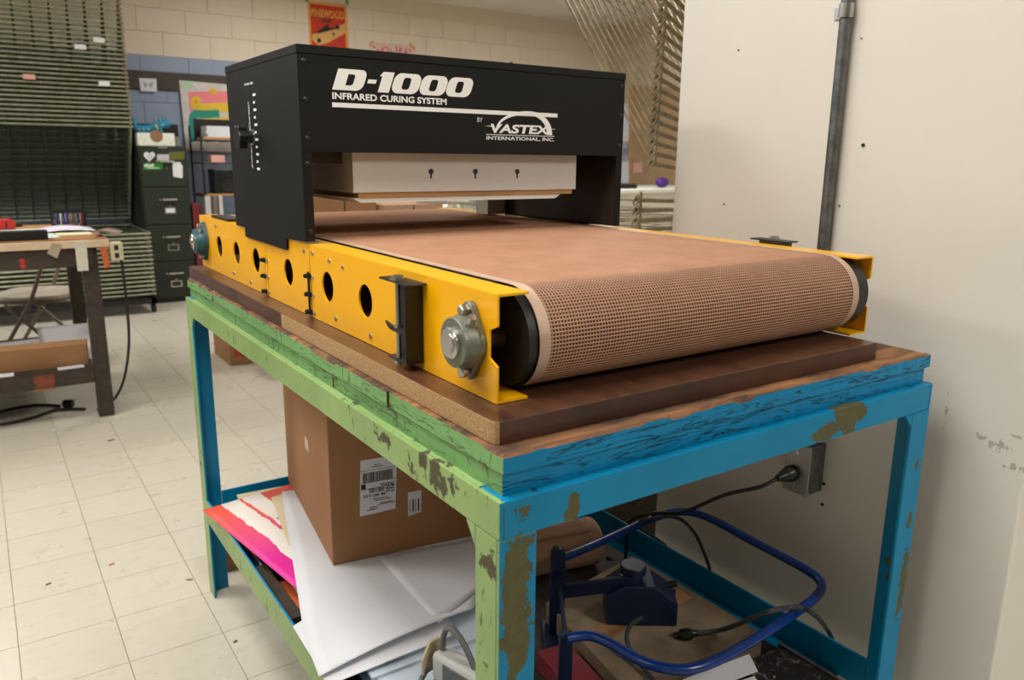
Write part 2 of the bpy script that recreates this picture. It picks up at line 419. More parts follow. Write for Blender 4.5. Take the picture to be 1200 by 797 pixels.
structure(MB().box(RX0, RX1, RY0, RY1, CEIL, CEIL+.1).build('ceiling', 'ceil'))
wl = structure(MB().box(RX0-.1, RX0, RY0, RY1, 0, CEIL).build('wall_left', 'wall'))
structure(MB().box(RX0, RX1, RY0-.1, RY0, 0, CEIL).build('wall_front', 'wall'))
structure(MB().box(RX1, RX1+.1, RY0, RY1, 0, CEIL).build('wall_far_right', pbr('tan_wall', (200, 182, 156), .7, var=.04)))
pier = structure(MB().box(1.0, 1.32, -.125, .742, 0, CEIL).build('wall_right', 'wall', bev=.004))
nail = MB()
for (px, py, r) in [(1012, 170, .0032), (866, 59, .0016), (984, 241, .0016), (849, 239, .0014), (1010, 45, .0012), (966, 567, .003), (964, 591, .003)]:
    p = at(px, py, 0, 1.0); MB().cyl((1.0, p.y, p.z), (.9965, p.y, p.z), r, 8).build('nail_hole', 'black', pier)
# block wall at the back
wb = structure(MB().box(RX0, RX1, RY1, RY1+.2, 0, CEIL).build('wall_back', 'block'))
BW, BH, jn = .4064, .2, .0016
first = None; base = Vector(wb.location)
for r in range(11):
    z0 = .7+r*BH-.0
    if z0+BH > CEIL+.01: continue
    for c in range(16):
        x0 = -.3+c*BW+(BW/2 if r % 2 else 0)
        if x0+BW > RX1: continue
        if first is None:
            first = MB().box(-BW/2+jn, BW/2-jn, -.006, 0, -BH/2+jn, BH/2-jn).build('block', 'block', None, bev=.003, raw=True)
            first.parent = wb; o = first
        else:
            o = first.copy(); C.objects.link(o)
        o.location = Vector((x0+BW/2, RY1, z0+BH/2))-base
# the dark rail along the block wall
structure(MB().box(-1.0, RX1-.02, RY1-.034, RY1-.0065, 1.81, 1.965).build('trim_1', 'trim_brown', bev=.004))

def ceiling_light(x, y, watts, i):
    t = thing('ceiling_light', (x, y, CEIL-.09), 'long white fluorescent light fixture mounted on the workshop ceiling', 'ceiling light', 'fluorescent ceiling fixtures')
    MB().box(x-.30, x+.30, y-.62, y+.62, CEIL-.07, CEIL-.001).build('housing', 'white_paint', t, bev=.006)
    MB().box(x-.28, x+.28, y-.6, y+.6, CEIL-.082, CEIL-.0705).build('diffuser', pbr('lamp_diffuser', (255, 248, 235), .5, var=0, emit=3), t)
    l = bpy.data.lights.new('lamp', 'AREA'); l.shape = 'RECTANGLE'; l.size = .56; l.size_y = 1.2; l.energy = watts; l.color = LAMP_COL
    lo = bpy.data.objects.new('lamp', l); C.objects.link(lo); lo.parent = t; lo.location = (0, 0, -.005)
for i, (x, y, w_) in enumerate(LAMPS): ceiling_light(x, y, w_, i)

# conduit on the pier with its strap
t = thing('conduit_pipe', (.985, .30, .66), 'grey galvanised electrical conduit pipe running up the white wall', 'pipe')
MB().cyl((.984, .300, .66), (.984, .300, CEIL-.003), .0115, 16).build('pipe', 'galv', t, True)
s = MB(); p = at(997, 12, 0, .984)
s.tube([(.9835, .300, p.z-.013), (.9835, .300, p.z+.013)], .0142, 16)
s.box(.9965, .9995, .300, .335, p.z-.011, p.z+.011)
s.build('strap', 'zinc', t, True); MB().cyl((.9965, .325, p.z), (.991, .325, p.z), .006, 8).build('screw', 'zinc', t)
# outlet box with cover plate and plug
t = thing('outlet_box', (.97, .285, .557), 'grey metal outlet box on the wall beside the blue table leg', 'outlet')
ob = MB().box(.948, .9995, .254, .312, .557, .664).build('box', 'galv', t, bev=.003)
MB().box(.944, .9478, .252, .314, .555, .666).build('cover_plate', pbr('brushed_plate', (168, 166, 160), .4, .7), t, bev=.002)
for zz in (.575, .647): MB().cyl((.944, .283, zz), (.942, .283, zz), .004, 10).build('screw', 'zinc', t)

# ================================================================== WORK TABLE
H, WD, LN = .8767, .8985, 1.542
t = thing('work_table', (.45, .77, 0), 'steel work table with peeling green side and blue front and thick plank top', 'table')
def painted(mb, name, parent, mats=('blue', 'green'), bev=.0015):
    o = mb.build(name, list(mats), parent, bev=bev)
    for p in o.data.polygons:
        if (p.normal.x < -.7 or p.normal.z > .7) and (p.center.x+ORG[parent.name].x) < (.02 if p.normal.x < -.7 else .035) and (name not in ('shelf_rail', 'corner_plate') or p.normal.x < -.7): p.material_index = 1
    return o
def leg(cx, cy, sx, sy):
    m = MB(); w, th = .052, .006
    a = sorted((cx, cx+sx*w)); b = sorted((cy, cy+sy*th)); m.box(a[0], a[1], b[0], b[1], 0, .8295)
    a = sorted((cx, cx+sx*th)); b = sorted((cy+sy*th, cy+sy*w)); m.box(a[0], a[1], b[0], b[1], 0, .8295)
    return painted(m, 'leg', t)
for cx, sx in ((0, 1), (WD, -1)):
    for cy, sy in ((0, 1), (LN, -1)): leg(cx, cy, sx, sy)
def angle(name, axis, fixed, inward, z0, z1, top=True, fl=.05):
    """angle iron: vertical flange at 'fixed', horizontal flange inward at the top or bottom"""
    m = MB(); th = .006; zf = (z1-th, z1) if top else (z0, z0+th)
    a = sorted((fixed, fixed+inward*th)); b = sorted((fixed+inward*th, fixed+inward*fl))
    lo = .0525 if not top else 0
    if axis == 'x':
        x0, x1 = (.0065, WD-.0065)
        m.box(x0, x1, a[0], a[1], z0, z1); m.box(x0+.05, x1-.05, b[0], b[1], *zf)
    else:
        y0, y1 = (0.0, LN)
        if not top: y0, y1 = .053, LN-.053
        m.box(a[0], a[1], y0, y1, z0, z1); m.box(b[0], b[1], y0+.052, y1-.052, *zf)
    return painted(m, name, t)
angle('apron', 'x', 0, 1, .83, H); angle('apron', 'x', LN, -1, .83, H)
angle('apron', 'y', 0, 1, .83, H); angle('apron', 'y', WD, -1, .83, H)
# corner gussets under the apron
for (x, y, dy) in ((0, .052, .022), (0, LN-.052, -.022)):
    painted(MB().prism([(x, y, .8295), (x, y+dy, .8295), (x, y, .80)], (.006, 0, 0)), 'gusset', t)
m = MB().prism([(WD-.0525, 0, .8295), (WD-.075, 0, .8295), (WD-.0525, 0, .805)], (0, .006, 0)); painted(m, 'gusset', t)
for xa in (.0064, WD-.0504):
    for ya in (.0064, LN-.0504): painted(MB().box(xa, xa+.0438, ya, ya+.044, H-.006, H), 'corner_plate', t)
angle('shelf_rail', 'y', 0, 1, .237, .305, False); angle('shelf_rail', 'y', WD, -1, .237, .305, False)
m = MB().box(.053, WD-.053, 0, .006, .237, .305); painted(m, 'shelf_rail', t)
m = MB().box(.053, WD-.053, LN-.006, LN, .237, .305); painted(m, 'shelf_rail', t)
# lower shelf boards
for k in range(5):
    x0 = .052+k*.159; MB().box(x0, x0+.1575, .0565, LN-.06, .2435, .2535).build('shelf_board', 'shelf_dark', t, bev=.001)
# two layers of planks with painted ends
def planks(z0, z1, cuts, jit, back=0):
    ys = [.007+back]+cuts+[LN-.003]
    for a, b in zip(ys[:-1], ys[1:]):
        e = .006+back+random.uniform(0, jit); f = WD-.003-back-random.uniform(0, jit)
        # outline of the plank, finely divided where its painted edge shows, with a broken raw rim
        ring = []
        def side(p, q, st, vis):
            n = max(1, int((Vector(q)-Vector(p)).length/st)) if vis else 1
            return [(p[0]+(q[0]-p[0])*i/n, p[1]+(q[1]-p[1])*i/n, vis) for i in range(n)]
        ya, yb = a+.0006, b-.0006; fr = a < .02
        ring += side((e, yb), (e, ya), .009, True) + side((e, ya), (f, ya), .009, fr) + side((f, ya), (f, yb), .009, True) + side((f, yb), (e, yb), .009, False)
        ring[0] = (e, yb, True); bot, out, inn = [], [], []
        cx, cy = (e+f)/2, (ya+yb)/2; drop = 0
        for (x, y, vis) in ring:
            if random.random() < .25: drop = random.choice((0, .0006, .0012, .0026, .005)) if z1 > .91 else random.choice((0, .0004, .001))
            j = drop if vis else 0
            sx_, sy_ = (1 if x < cx-.3 else -1 if x > cx+.3 else 0), (1 if y < cy-(yb-ya)*.499 and fr else 0)
            jo = random.uniform(0, .0010) if vis else 0
            bot.append((x+sx_*jo, y+sy_*jo, z0)); out.append((x+sx_*jo, y+sy_*jo, z1-.0012-j))
            k_ = .0015+j*1.1+random.uniform(0, .002) if vis else 0
            inn.append((min(max(x+sx_*k_, e), f), min(max(y+sy_*k_, ya), yb), z1-(.0012 if not vis else 0)*0))
        n = len(ring); m = MB(); m.add(bot+out+inn, [])
        o3_ = [tuple(range(n))]; m.f += o3_; m.m += [0]
        for i in range(n):
            i2 = (i+1) % n; (x, y, v1), (x2, y2, v2) = ring[i], ring[i2]
            dx, dy = x2-x, y2-y
            mt = 2 if (abs(dx) < 1e-6 and x < cx) else 1
            if abs(dy) < 1e-6 and not ((fr and y < cy) or (b > LN-.01 and y > cy)): mt = 0
            m.f.append((i, i2, n+i2, n+i)); m.m.append(mt); m.f.append((n+i, n+i2, 2*n+i2, 2*n+i)); m.m.append(0)
        m.f.append(tuple(range(2*n, 3*n))); m.m.append(0)
        m.build('plank', ['top_wood', 'blue_wood', 'green_wood'], t)
planks(H+.0003, .9035, [.22, .52, .83, 1.10, 1.34], .001, .006)
planks(.9045, .928, [.30, .46, .76, 1.02, 1.27], .003)

# brown board under the dryer
x0, x1, y0, y1, z0, z1 = .017, .772, .036, 1.5505, .9285, .957
m = MB(); poly = [(x0+.006, y0), (x1, y0), (x1, y1), (x0, y1), (x0, .785), (x0, .05), (x0+.002, y0+.004)]
m.prism([(a, b, z0) for a, b in poly], (0, 0, z1-z0))
o = m.build('laminate_board', ['laminate', 'chipboard', 'laminate_front'], None, bev=.0012)
tag(o, 'dark brown laminate board with raw chipboard edge lying under the dryer', 'board')
for p in o.data.polygons:
    w = p.center+o.location
    if p.normal.x < -.5 and w.y < .78: p.material_index = 1
    elif p.normal.y < -.5: p.material_index = 2

# ================================================================== CONVEYOR DRYER
DZ = .9575
d = thing('conveyor_dryer', (.437, .82, DZ), 'black and yellow infrared conveyor dryer with tan mesh belt on the table', 'dryer')
YL, YR = .054, .822         # outer faces of the side panels
Z0, Z1 = DZ+.0005, 1.0925
RYF, RYB, RZ, RR = .142, 1.497, 1.0275, .0655   # roller axes and belt radius
holes = [1.362, 1.208, 1.055, .841, .634, .473]
NX, NY = Vector((0, -1, 0)), Vector((0, 0, 1))
def panel(xo, side):
    # side -1: left panel seen from outside; side 1: right panel
    segs = [(.09, .7165), (.7205, .9845), (.9865, 1.552)]
    for a, b in segs:
        if a < .1: out = [(-.09, Z0), (-.09, 1.004), (-.108, 1.012), (-.108, 1.046), (-.09, 1.054), (-.09, Z1), (-b, Z1), (-b, Z0)]
        else: out = [(-a, Z0), (-a, Z1), (-b, Z1), (-b, Z0)]
        hs = [circ(-y, 1.026, .0265) for y in holes if a < y < b]
        xx = xo+.003 if side < 0 else xo
        mb = shape2d([out]+hs, .003, NX, NY, (xx, 0, 0))
        fx = sorted((xo-side*.003, xo-side*.046)) if side < 0 else sorted((xo-.003, xo-.046))
        mb.box(fx[0], fx[1], a, b, Z1-.003, Z1); mb.box(fx[0], fx[1], a, b, Z0, Z0+.003)
        p = mb.build('side_panel', 'yellow', d)
        if side < 0:
            pts = {.09: [(.62, 1.073), (.70, 1.078), (.56, 1.069), (.60, .975), (.455, .972)], .7205: [(.745, 1.077), (.86, 1.076), (.93, 1.078)], .9865: [(1.01, 1.078), (1.10, .972), (1.24, .975), (1.38, 1.075)]}[a]
            for (yy, zz) in pts: MB().lathe((xo, yy, zz), (-1, 0, 0), [(0, .0042), (.0018, .0042), (.003, .002)], 10).build('rivet', 'zinc', p, True)
    return
panel(YL, -1); panel(YR, 1)
# latches at the two seams
for ys, rod in ((.9855, False), (.7185, True)):
    for zz in (1.034, 1.0, .967):
        m = MB().box(YL-.006, YL-.0002, ys-.004, ys+.011, zz-.0045, zz+.0045); m.cyl((YL-.006, ys+.007, zz), (YL-.010, ys+.007, zz), .004, 10)
        l = m.build('latch', 'black', d); MB().lathe((YL, ys-.014, zz), (-1, 0, 0), [(0, .004), (.002, .004), (.0032, .002)], 10).build('bolt', 'zinc', l, True)
    if rod: MB().cyl((YL-.0035, ys+.001, .962), (YL-.0035, ys+.001, 1.042), .0022, 8).build('latch_rod', 'black', d)
    else: MB().box(YL-.0015, YL-.0001, ys-.012, ys-.0045, .962, 1.048).build('seam_strip', 'yellow', d)
# slider bed under the belt and cross members
MB().box(YL+.04, YR-.04, RYF+.07, RYB-.07, 1.0800, 1.0850).build('slider_bed', 'drum', d)
MB().box(YL+.0035, YR-.0035, .36, .40, .99, 1.02).build('cross_member', 'drum', d); MB().box(YL+.0035, YR-.0035, 1.2, 1.24, .99, 1.02).build('cross_member', 'drum', d)
for yy in (.42, 1.40):
    for xx in (.075, .80): MB().cyl((xx, yy, DZ), (xx, yy, DZ+.012), .016, 14).build('foot', 'rubber', d)
# rollers
BX0, BX1 = .107, .768
for ry in (RYF, RYB):
    m = MB().lathe((.094, ry, RZ), (1, 0, 0), [(0, .052), (.0, .0632), (.706, .0632), (.706, .052)], 48)
    r_ = m.build('roller', 'drum', d, True); MB().cyl((.03, ry, RZ), (.0935, ry, RZ), .0125, 16).build('shaft', pbr('worn_shaft', (70, 54, 40), .5, .4), r_, True)
    MB().cyl((.801, ry, RZ), (.84, ry, RZ), .0125, 16).build('shaft', pbr('worn_shaft', (70, 54, 40), .5, .4), r_, True)
# belt path: a racetrack around both rollers
def belt_point(s):
    L = RYB-RYF; a = PI*RR; tot = 2*L+2*a; s %= tot
    if s < L: return (RYF+s, RZ+RR, 0, 1)
    s -= L
    if s < a: th = s/RR; return (RYB+RR*math.sin(th), RZ+RR*math.cos(th), math.sin(th), math.cos(th))
    s -= a
    if s < L: return (RYB-s, RZ-RR, 0, -1)
    s -= L; th = s/RR
    return (RYF-RR*math.sin(th), RZ-RR*math.cos(th), -math.sin(th), -math.cos(th))
tot = 2*(RYB-RYF)+2*PI*RR
def loop_params():
    L = RYB-RYF; a = PI*RR; out = []
    out += [L*i/10 for i in range(10)]+[L+a*i/24 for i in range(24)]+[L+a+L*i/10 for i in range(10)]+[2*L+a+a*i/24 for i in range(24)]
    return out
LP = loop_params()
def band(mb, xa, xb, off, th=0):
    n = len(LP); o = []
    for s in LP:
        y, z, ny, nz = belt_point(s)
        o += [(xa, y+ny*off, z+nz*off), (xb, y+ny*off, z+nz*off)]
    mb.add(o, [(2*i, 2*i+1, (2*i+3) % (2*n), (2*i+2) % (2*n)) for i in range(n)])
belt = MB(); pitch = .0050; sw = .0019
k = int((BX1-BX0-.03)/pitch)
for i in range(k+1):
    x = BX0+.015+i*pitch; band(belt, x-sw/2, x+sw/2, 0.0002)
nw = int(tot/pitch)
for i in range(nw):
    y, z, ny, nz = belt_point(i*tot/nw); ty, tz = nz, -ny
    h = .00105; q = .0007
    belt.add([(xx, y+ty*s*h+ny*o_, z+tz*s*h+nz*o_) for xx in (BX0+.004, BX1-.004) for (s, o_) in ((-1, 0), (0, q), (1, 0))],
             [(0, 1, 4, 3), (1, 2, 5, 4)])
bo = belt.build('belt', 'belt', d, kind='stuff')
e = MB(); band(e, BX0, BX0+.017, .001); e.build('edge_band', 'belt_edge', bo, True)
e = MB(); band(e, BX1-.017, BX1, .001); e.build('edge_band', 'belt_edge', bo, True)
# flange bearings
def bearing(xf, y, z, sx, mk, cap):
    X = Vector((sx, 0, 0)); c = Vector((xf, y, z)); m = MB()
    out = []
    for a in range(40):
        th = 2*PI*a/40; r = .032
        py, pz = math.cos(th)*r, math.sin(th)*r
        if abs(math.sin(th)) > .75: py, pz = math.cos(th)*.022, math.sin(th)*.050
        out.append(c+Vector((0, py, pz)))
    m.prism(out, X*.009)
    m.lathe(c+X*.009, X, [(0, .0345), (.008, .0345), (.016, .0315), (.0205, .0315), (.0205, .025)], 32)
    b = m.build('bearing', mk, d, True, bev=.0012)
    ins = MB().lathe(c+X*.0202, X, [(0, .0245), (.002, .0245), (.002, .0205), (.014, .0200), (.0155, .0185), (.0155, .0135), (.0175, .0130), (.0175, .001)], 28).build('collar', cap, b, True)
    for s in (-1, 1):
        bb = MB().lathe(c+X*.009+Vector((0, 0, s*.039)), X, [(0, .0095), (.002, .0095), (.002, .0078), (.009, .0078), (.0105, .0055)], 6 if s > 0 else 18).build('bolt', 'zinc', b)
    MB().cyl(c+X*.018+Vector((0, -.020, .024)), c+X*.018+Vector((0, -.028, .036)), .0055, 8).build('grease_nipple', 'zinc', b, True)
bearing(YL-.0005, RYF+.002, RZ, -1, 'cast', 'chrome'); bearing(YL-.0005, RYB, RZ, -1, 'cast_blue', 'chrome'); bearing(YR+.0005, RYF+.002, RZ, 1, 'cast', 'chrome')
# belt tension bracket, left and right
def tensioner(xf, sx, y0, up_=0):
    X = sx
    def bx(a, b, ya, yb, za, zb): xs = sorted((xf+X*a, xf+X*b)); return (xs[0], xs[1], ya, yb, za, zb)
    m = MB()
    m.box(*bx(.0005, .030, y0-.012, y0+.078, 1.0795+up_, 1.0825+up_)); m.box(*bx(.0005, .026, y0, y0+.062, .968, .971))
    m.box(*bx(.0005, .028, y0, y0+.003, .971, 1.0795+up_)); m.box(*bx(.0005, .010, y0+.003, y0+.056, .971, 1.0795+up_))
    b = m.build('tension_bracket', 'black', d, bev=.0008)
    xs = xf+X*.021
    MB().cyl((xs, y0+.036, .9595), (xs, y0+.036, 1.089+up_), .0035, 12).build('tension_rod', 'zinc', b, True)
    MB().lathe((xs, y0+.036, 1.0825+up_), (0, 0, 1), [(0, .0115), (.002, .0115), (.002, .009), (.006, .009), (.007, .006)], 6).build('nut', 'zinc', b)
    MB().lathe((xs, y0+.036, .9678), (0, 0, -1), [(0, .008), (.005, .008), (.006, .004)], 6).build('nut', 'zinc', b)
    MB().prism([(xs, y0+.004, 1.014), (xs, y0+.056, 1.016), (xs, y0+.072, 1.019), (xs, y0+.064, 1.012), (xs, y0+.056, 1.009), (xs, y0+.004, 1.007)], (X*.004, 0, 0)).build('pointer', 'black', b)
    MB().lathe((xs, y0+.036, 1.0145), (0, 0, 1), [(0, .006), (.005, .006)], 6).build('nut', 'zinc', b)
tensioner(YL, -1, .276); tensioner(YR, 1, .276, .018)
# small black box and plate on the far end of the left panel
MB().box(.058, .10, 1.28, 1.44, 1.0935, 1.099).build('exit_plate', 'black', d, bev=.001)

# --- the hood
HX0, HX1, HY0, HY1, HZ = .0485, .803, .718, 1.174, 1.434
ZF = 1.256
hood_m = MB()
prof = [(-HY0, 1.097), (-HY0, HZ), (-HY1, HZ), (-HY1, 1.0935), (-1.105, 1.0935), (-1.105, 1.073), (-.828, 1.071), (-.828, 1.0935)]
hood_m = shape2d([prof], .0025, NX, NY, (HX0+.0025, 0, 0))
hood = hood_m.build('hood', 'black_hood', d)
hr = shape2d([prof], .0025, NX, NY, (HX1, 0, 0)); hr.build('hood_side', 'black_hood', hood)
MB().box(HX0+.0026, HX1-.0026, HY0, HY0+.002, ZF, HZ-.0125).build('front_panel', 'black_hood', hood, bev=.0006)
MB().box(HX0+.0026, HX1-.0026, HY1-.002, HY1, ZF, HZ-.0125).build('rear_panel', 'black_hood', hood)
MB().box(HX0-.0012, HX1+.0012, HY0-.0015, HY1+.0015, HZ-.012, HZ+.0025).build('top_cover', 'black_hood', hood, bev=.0008)
for xa, xb in ((HX0+.0026, HX0+.018), (HX1-.018, HX1-.0026)):
    MB().box(xa, xb, HY0, HY0+.002, 1.097, ZF-.0003).build('front_flange', 'black_hood', hood)
    MB().box(xa, xb, HY1-.002, HY1, 1.0936, ZF-.0003).build('rear_flange', 'black_hood', hood)
MB().box(HX1-.007, HX1-.0028, HY0+.003, HY1-.003, 1.098, HZ-.02).build('inner_panel', 'hood_inside', hood)
MB().box(HX0+.0028, HX0+.007, HY0+.003, HY1-.003, 1.098, HZ-.02).build('inner_panel', 'hood_inside', hood)
# grey guard bracket at the back of the right side
MB().box(HX1-.075, HX1-.012, HY1+.0005, HY1+.06, 1.097, 1.21).build('rear_guard', pbr('guard_steel', (176, 168, 152), .5, .1), hood)
for (xx, zz) in [(HX0+.012, 1.409), (HX0+.012, 1.345), (HX0+.012, 1.279), (HX1-.012, 1.409), (HX1-.012, 1.345), (HX1-.012, 1.279), (HX0+.010, 1.235), (HX0+.010, 1.115)]:
    MB().lathe((xx, HY0, zz), (0, -1, 0), [(0, .005), (.0012, .005), (.0028, .003), (.003, .001)], 12).build('screw', 'black_plastic', hood, True)
for k in range(4): MB().lathe((HX0+.01, HY0+.03+k*.13, HZ+.0025), (0, 0, 1), [(0, .004), (.002, .003)], 8).build('screw', 'black_plastic', hood)
MB().lathe((.50, HY0+.01, HZ+.0025), (0, 0, 1), [(0, .004), (.003, .003)], 8).build('screw', 'black_plastic', hood)
# lettering on the front
X3, Z3 = (1, 0, 0), (0, 0, 1); YT = HY0-.0004
def rrect(x0, x1, y0, y1, r, n=6, sh=0):
    pts = []
    for cx, cy, a in ((x1-r, y1-r, 0), (x0+r, y1-r, PI/2), (x0+r, y0+r, PI), (x1-r, y0+r, 1.5*PI)):
        pts += [(cx+r*math.cos(a+PI/2*i/n), cy+r*math.sin(a+PI/2*i/n)) for i in range(n+1)]
    return [(x+sh*(y), y) for x, y in pts]
SH = .36; hh = .0365
def shp(pts): return [(x+SH*y, y) for x, y in pts]
def letter(outs, off): mb = shape2d([[(x+off, y) for x, y in o] for o in outs], .0005, X3, Z3, (.110, YT+.0003, 1.3645)); mb.build('lettering', 'print_white', hood)
dO = [(0, 0), (.044, 0)]+[(.044+.013*math.sin(a), .013-.013*math.cos(a)) for a in (.4, .8, 1.2, 1.57)]+[(.057+.0*i, .013) for i in (1,)]+[(.057, hh-.012)]+[(.046+.011*math.cos(a), hh-.011+.011*math.sin(a)) for a in (.4, .8, 1.2, 1.57)]+[(0, hh)]
dI = [(.022, .0085), (.0325, .0085), (.036, .0115), (.036, hh-.0115), (.0335, hh-.0085), (.022, hh-.0085)]
letter([shp(dO), shp(dI)], 0)
letter([shp([(.0, .0145), (.0165, .0145), (.0165, .0215), (0, .0215)])], .0625)
letter([shp([(0.004, 0), (.026, 0), (.026, hh), (.004, hh), (-.001, hh-.008), (.004, hh-.008)])], .084)
for k in range(3):
    o_ = shp(rrect(0, .056, 0, hh, .0135)); i_ = shp(rrect(.0195, .0355, .0075, hh-.0075, .005)); letter([o_, i_], .113+k*.0575)
text('INFRARED CURING SYSTEM', .0118, .233, X3, Z3, (.1095, YT, 1.3482), bold=.028).build('lettering', 'print_white', hood)
MB().box(.109, .614, YT-.0001, YT+.0003, 1.3345, 1.3425).build('stripe', 'print_white', hood)
text('BY', .0085, .0125, X3, Z3, (.4125, YT, 1.3190), bold=.0).build('lettering', 'print_white', hood)
text('VASTEX', .0180, .150, X3, Z3, (.4440, YT, 1.2985), shear=.15, bold=.035).build('lettering', 'print_white', hood)
text('INTERNATIONAL, INC.', .0082, .172, X3, Z3, (.4345, YT, 1.2838), bold=.02).build('lettering', 'print_white', hood)
MB().box(.4345, .607, YT-.0001, YT+.0003, 1.2945, 1.2958).build('stripe', 'print_white', hood)
def half_arc(xl, xp, xr, zl, zp, zr, n=14):
    l_ = [(xp-(xp-xl)*math.cos(PI/2*i/n), zl+(zp-zl)*math.sin(PI/2*i/n)**.92) for i in range(n+1)]
    r_ = [(xp+(xr-xp)*math.sin(PI/2*i/n), zr+(zp-zr)*math.cos(PI/2*i/n)**.92) for i in range(1, n+1)]
    return l_+r_
outer = half_arc(.456, .541, .6005, 1.2990, 1.3445, 1.2975)
inner = half_arc(.4585, .538, .5865, 1.2990, 1.3370, 1.2975)
shape2d([outer+inner[::-1]], .0006, X3, Z3, (0, YT+.0001, 0)).build('arc_emblem', 'print_white', hood)
shape2d([[(.430, 1.3115), (.452, 1.3125), (.452, 1.3105)]], .0005, X3, Z3, (0, YT+.0002, 0)).build('stripe', 'print_white', hood)
shape2d([[(.592, 1.3112), (.592, 1.3092), (.612, 1.3102)]], .0005, X3, Z3, (0, YT+.0002, 0)).build('stripe', 'print_white', hood)
# height knob, slot and scale on the left side
XL = HX0-.0004
p = at(308, 150, 0, HX0)
MB().box(XL-.0002, XL+.0003, .9975, 1.0005, 1.215, 1.375).build('slot', 'ink', hood)
kz = 1.285; m = MB()
out = []
for a in range(48):
    th = 2*PI*a/48; r = .0225+.003*math.cos(6*th); out.append(Vector((HX0-.034, 1.0+r*math.cos(th), kz+r*math.sin(th))))
m.prism(out, (.018, 0, 0)); m.cyl((HX0-.016, 1.0, kz), (HX0-.0006, 1.0, kz), .012, 20)
kn = m.build('height_knob', 'black_plastic', hood, True, bev=.002)
MB().cyl((HX0-.0025, 1.0, kz), (HX0-.0005, 1.0, kz), .0165, 20).build('washer', 'zinc', kn, True)
for k in range(11):
    zz = 1.367-k*.0145; big = k % 2 == 0
    MB().box(XL-.0002, XL+.0003, .968 if big else .974, .985, zz-.0024, zz+.0024).build('scale_mark', 'print_white', hood)
    if big: text('765432'[k//2], .005, .003, NX, NY, (XL, .9655, zz-.0025)).build('lettering', 'print_white', hood)
text('Set Heater Height', .007, .058, NX, NY, (XL, 1.035, 1.386), bold=.02).build('lettering', 'print_white', hood)
text('Infrared Curing', .0125, .135, NY, (0, 1, 0), (XL, 1.0085, 1.222), shear=.35, bold=.02).build('lettering', 'print_white', hood)
# heater body under the hood
hz0, hz1 = 1.181, 1.30
hb = MB().box(.158, .697, .752, 1.14, hz0, hz1).build('heater_box', 'heater', d, bev=.0012)
for px in (505, 557, 606):
    q = at(px, 201, 1, .752); m = MB().cyl((q.x, .7521, q.z), (q.x, .7508, q.z), .0055, 14); m.box(q.x-.0016, q.x+.0016, .7509, .752, q.z-.014, q.z)
    m.build('keyhole', 'ink', hb)
MB().box(.170, .690, .757, 1.135, 1.1715, 1.1808).build('tan_strip', 'tan_wood', hb)
mm = MB().prism([(.160, .760, 1.1710), (.660, .760, 1.1710), (.645, .760, 1.1620), (.175, .760, 1.1620)], (0, .37, 0)); mm.build('reflector', 'white_paint', hb)
MB().box(.0562, .157, .80, .84, 1.235, 1.30).build('heater_mount', 'hood_inside', hb); MB().box(.698, .795, .80, .84, 1.26, 1.30).build('heater_mount', 'hood_inside', hb)

# ================================================================== ON THE LOWER SHELF
SZ = .2537
def quadsheet(name, mat_, px, z, parent=None, n=10, lift=None, th=.0006):
    """sheet whose four corners (photo pixels) lie at height z; lift(u,v) adds curl"""
    P = [at(q[0], q[1], 2, q[2] if len(q) > 2 else z) for q in px]; rows = []
    for i in range(n+1):
        u = i/n; r = []
        for j in range(n+1):
            v = j/n; p = (P[0]*(1-u)*(1-v)+P[1]*(1-u)*v+P[2]*u*v+P[3]*u*(1-v)); p = Vector(p)
            if lift: p.z += lift(u, v)
            r.append(p)
        rows.append(r)
    return MB().grid(rows).build(name, mat_, parent, True, solid=th)
# cardboard box standing on the papers
bx = thing('cardboard_box', (.155, .942, .3140), 'large brown cardboard carton with shipping labels on the lower shelf', 'box', rz=math.radians(-8))
bw, bl, bh = .415, .55, .47
MB().box(0, bw, 0, bl, 0, bh).build('carton', 'card', bx, bev=.003)
MB().box(bw*.5-.002, bw*.5+.002, 0.0, bl, bh, bh+.0006).build('flap_seam', 'ink', bx)
def barcode(x0, x1, z0, z1, parent, n=26):
    m = MB(); x = x0; random.seed(int(x0*1e4)+n)
    while x < x1-.001:
        w = random.choice((.0006, .0011, .0018)); m.box(x, min(x+w, x1), -.0016, -.0012, z0, z1); x += w+random.choice((.0006, .001, .0014))
    m.build('barcode', 'ink', parent)
LB = [.068, .155, .115, .250]   # x0,x1,z0,z1 of the address label on the front face
lab = MB().prism([(LB[0], -.0012, LB[2]-.004), (LB[1], -.0012, LB[2]), (LB[1]+.006, -.0012, LB[3]), (LB[0]+.006, -.0012, LB[3])], (0, .001, 0)).build('address_label', 'paper', bx)
tX, tZ = (-1, 0, 0), (0, 0, -1)    # the label is upside down
def lt(s, h, w, x, z): text(s, h, w, tX, tZ, (x, -.0014, z), .0003, bold=.02).build('lettering', 'ink', lab)
barcode(.078, .150, .194, .218, lab); barcode(.092, .128, .166, .178, lab, 14)
lt('MI 483 0-03', .0075, .052, .130, .163); lt('COO', .0085, .020, .112, .132)
for (xa, xb, zz) in [(.118, .155, .1835), (.121, .150, .1800), (.100, .138, .1485), (.106, .146, .1440), (.118, .150, .1360), (.112, .154, .1325), (.085, .105, .1220), (.098, .126, .2290), (.106, .120, .2340)]:
    x_ = xa; random.seed(int(xa*1e4)+int(zz*1e4))
    m_ = MB()
    while x_ < xb: w_ = random.uniform(.002, .006); m_.box(x_, min(x_+w_, xb), -.0015, -.0012, zz, zz+.0022); x_ += w_+.0012
    m_.build('print_line', 'ink', lab)
MB().box(.073, .084, -.0016, -.0012, .178, .190).build('black_square', 'ink', lab)
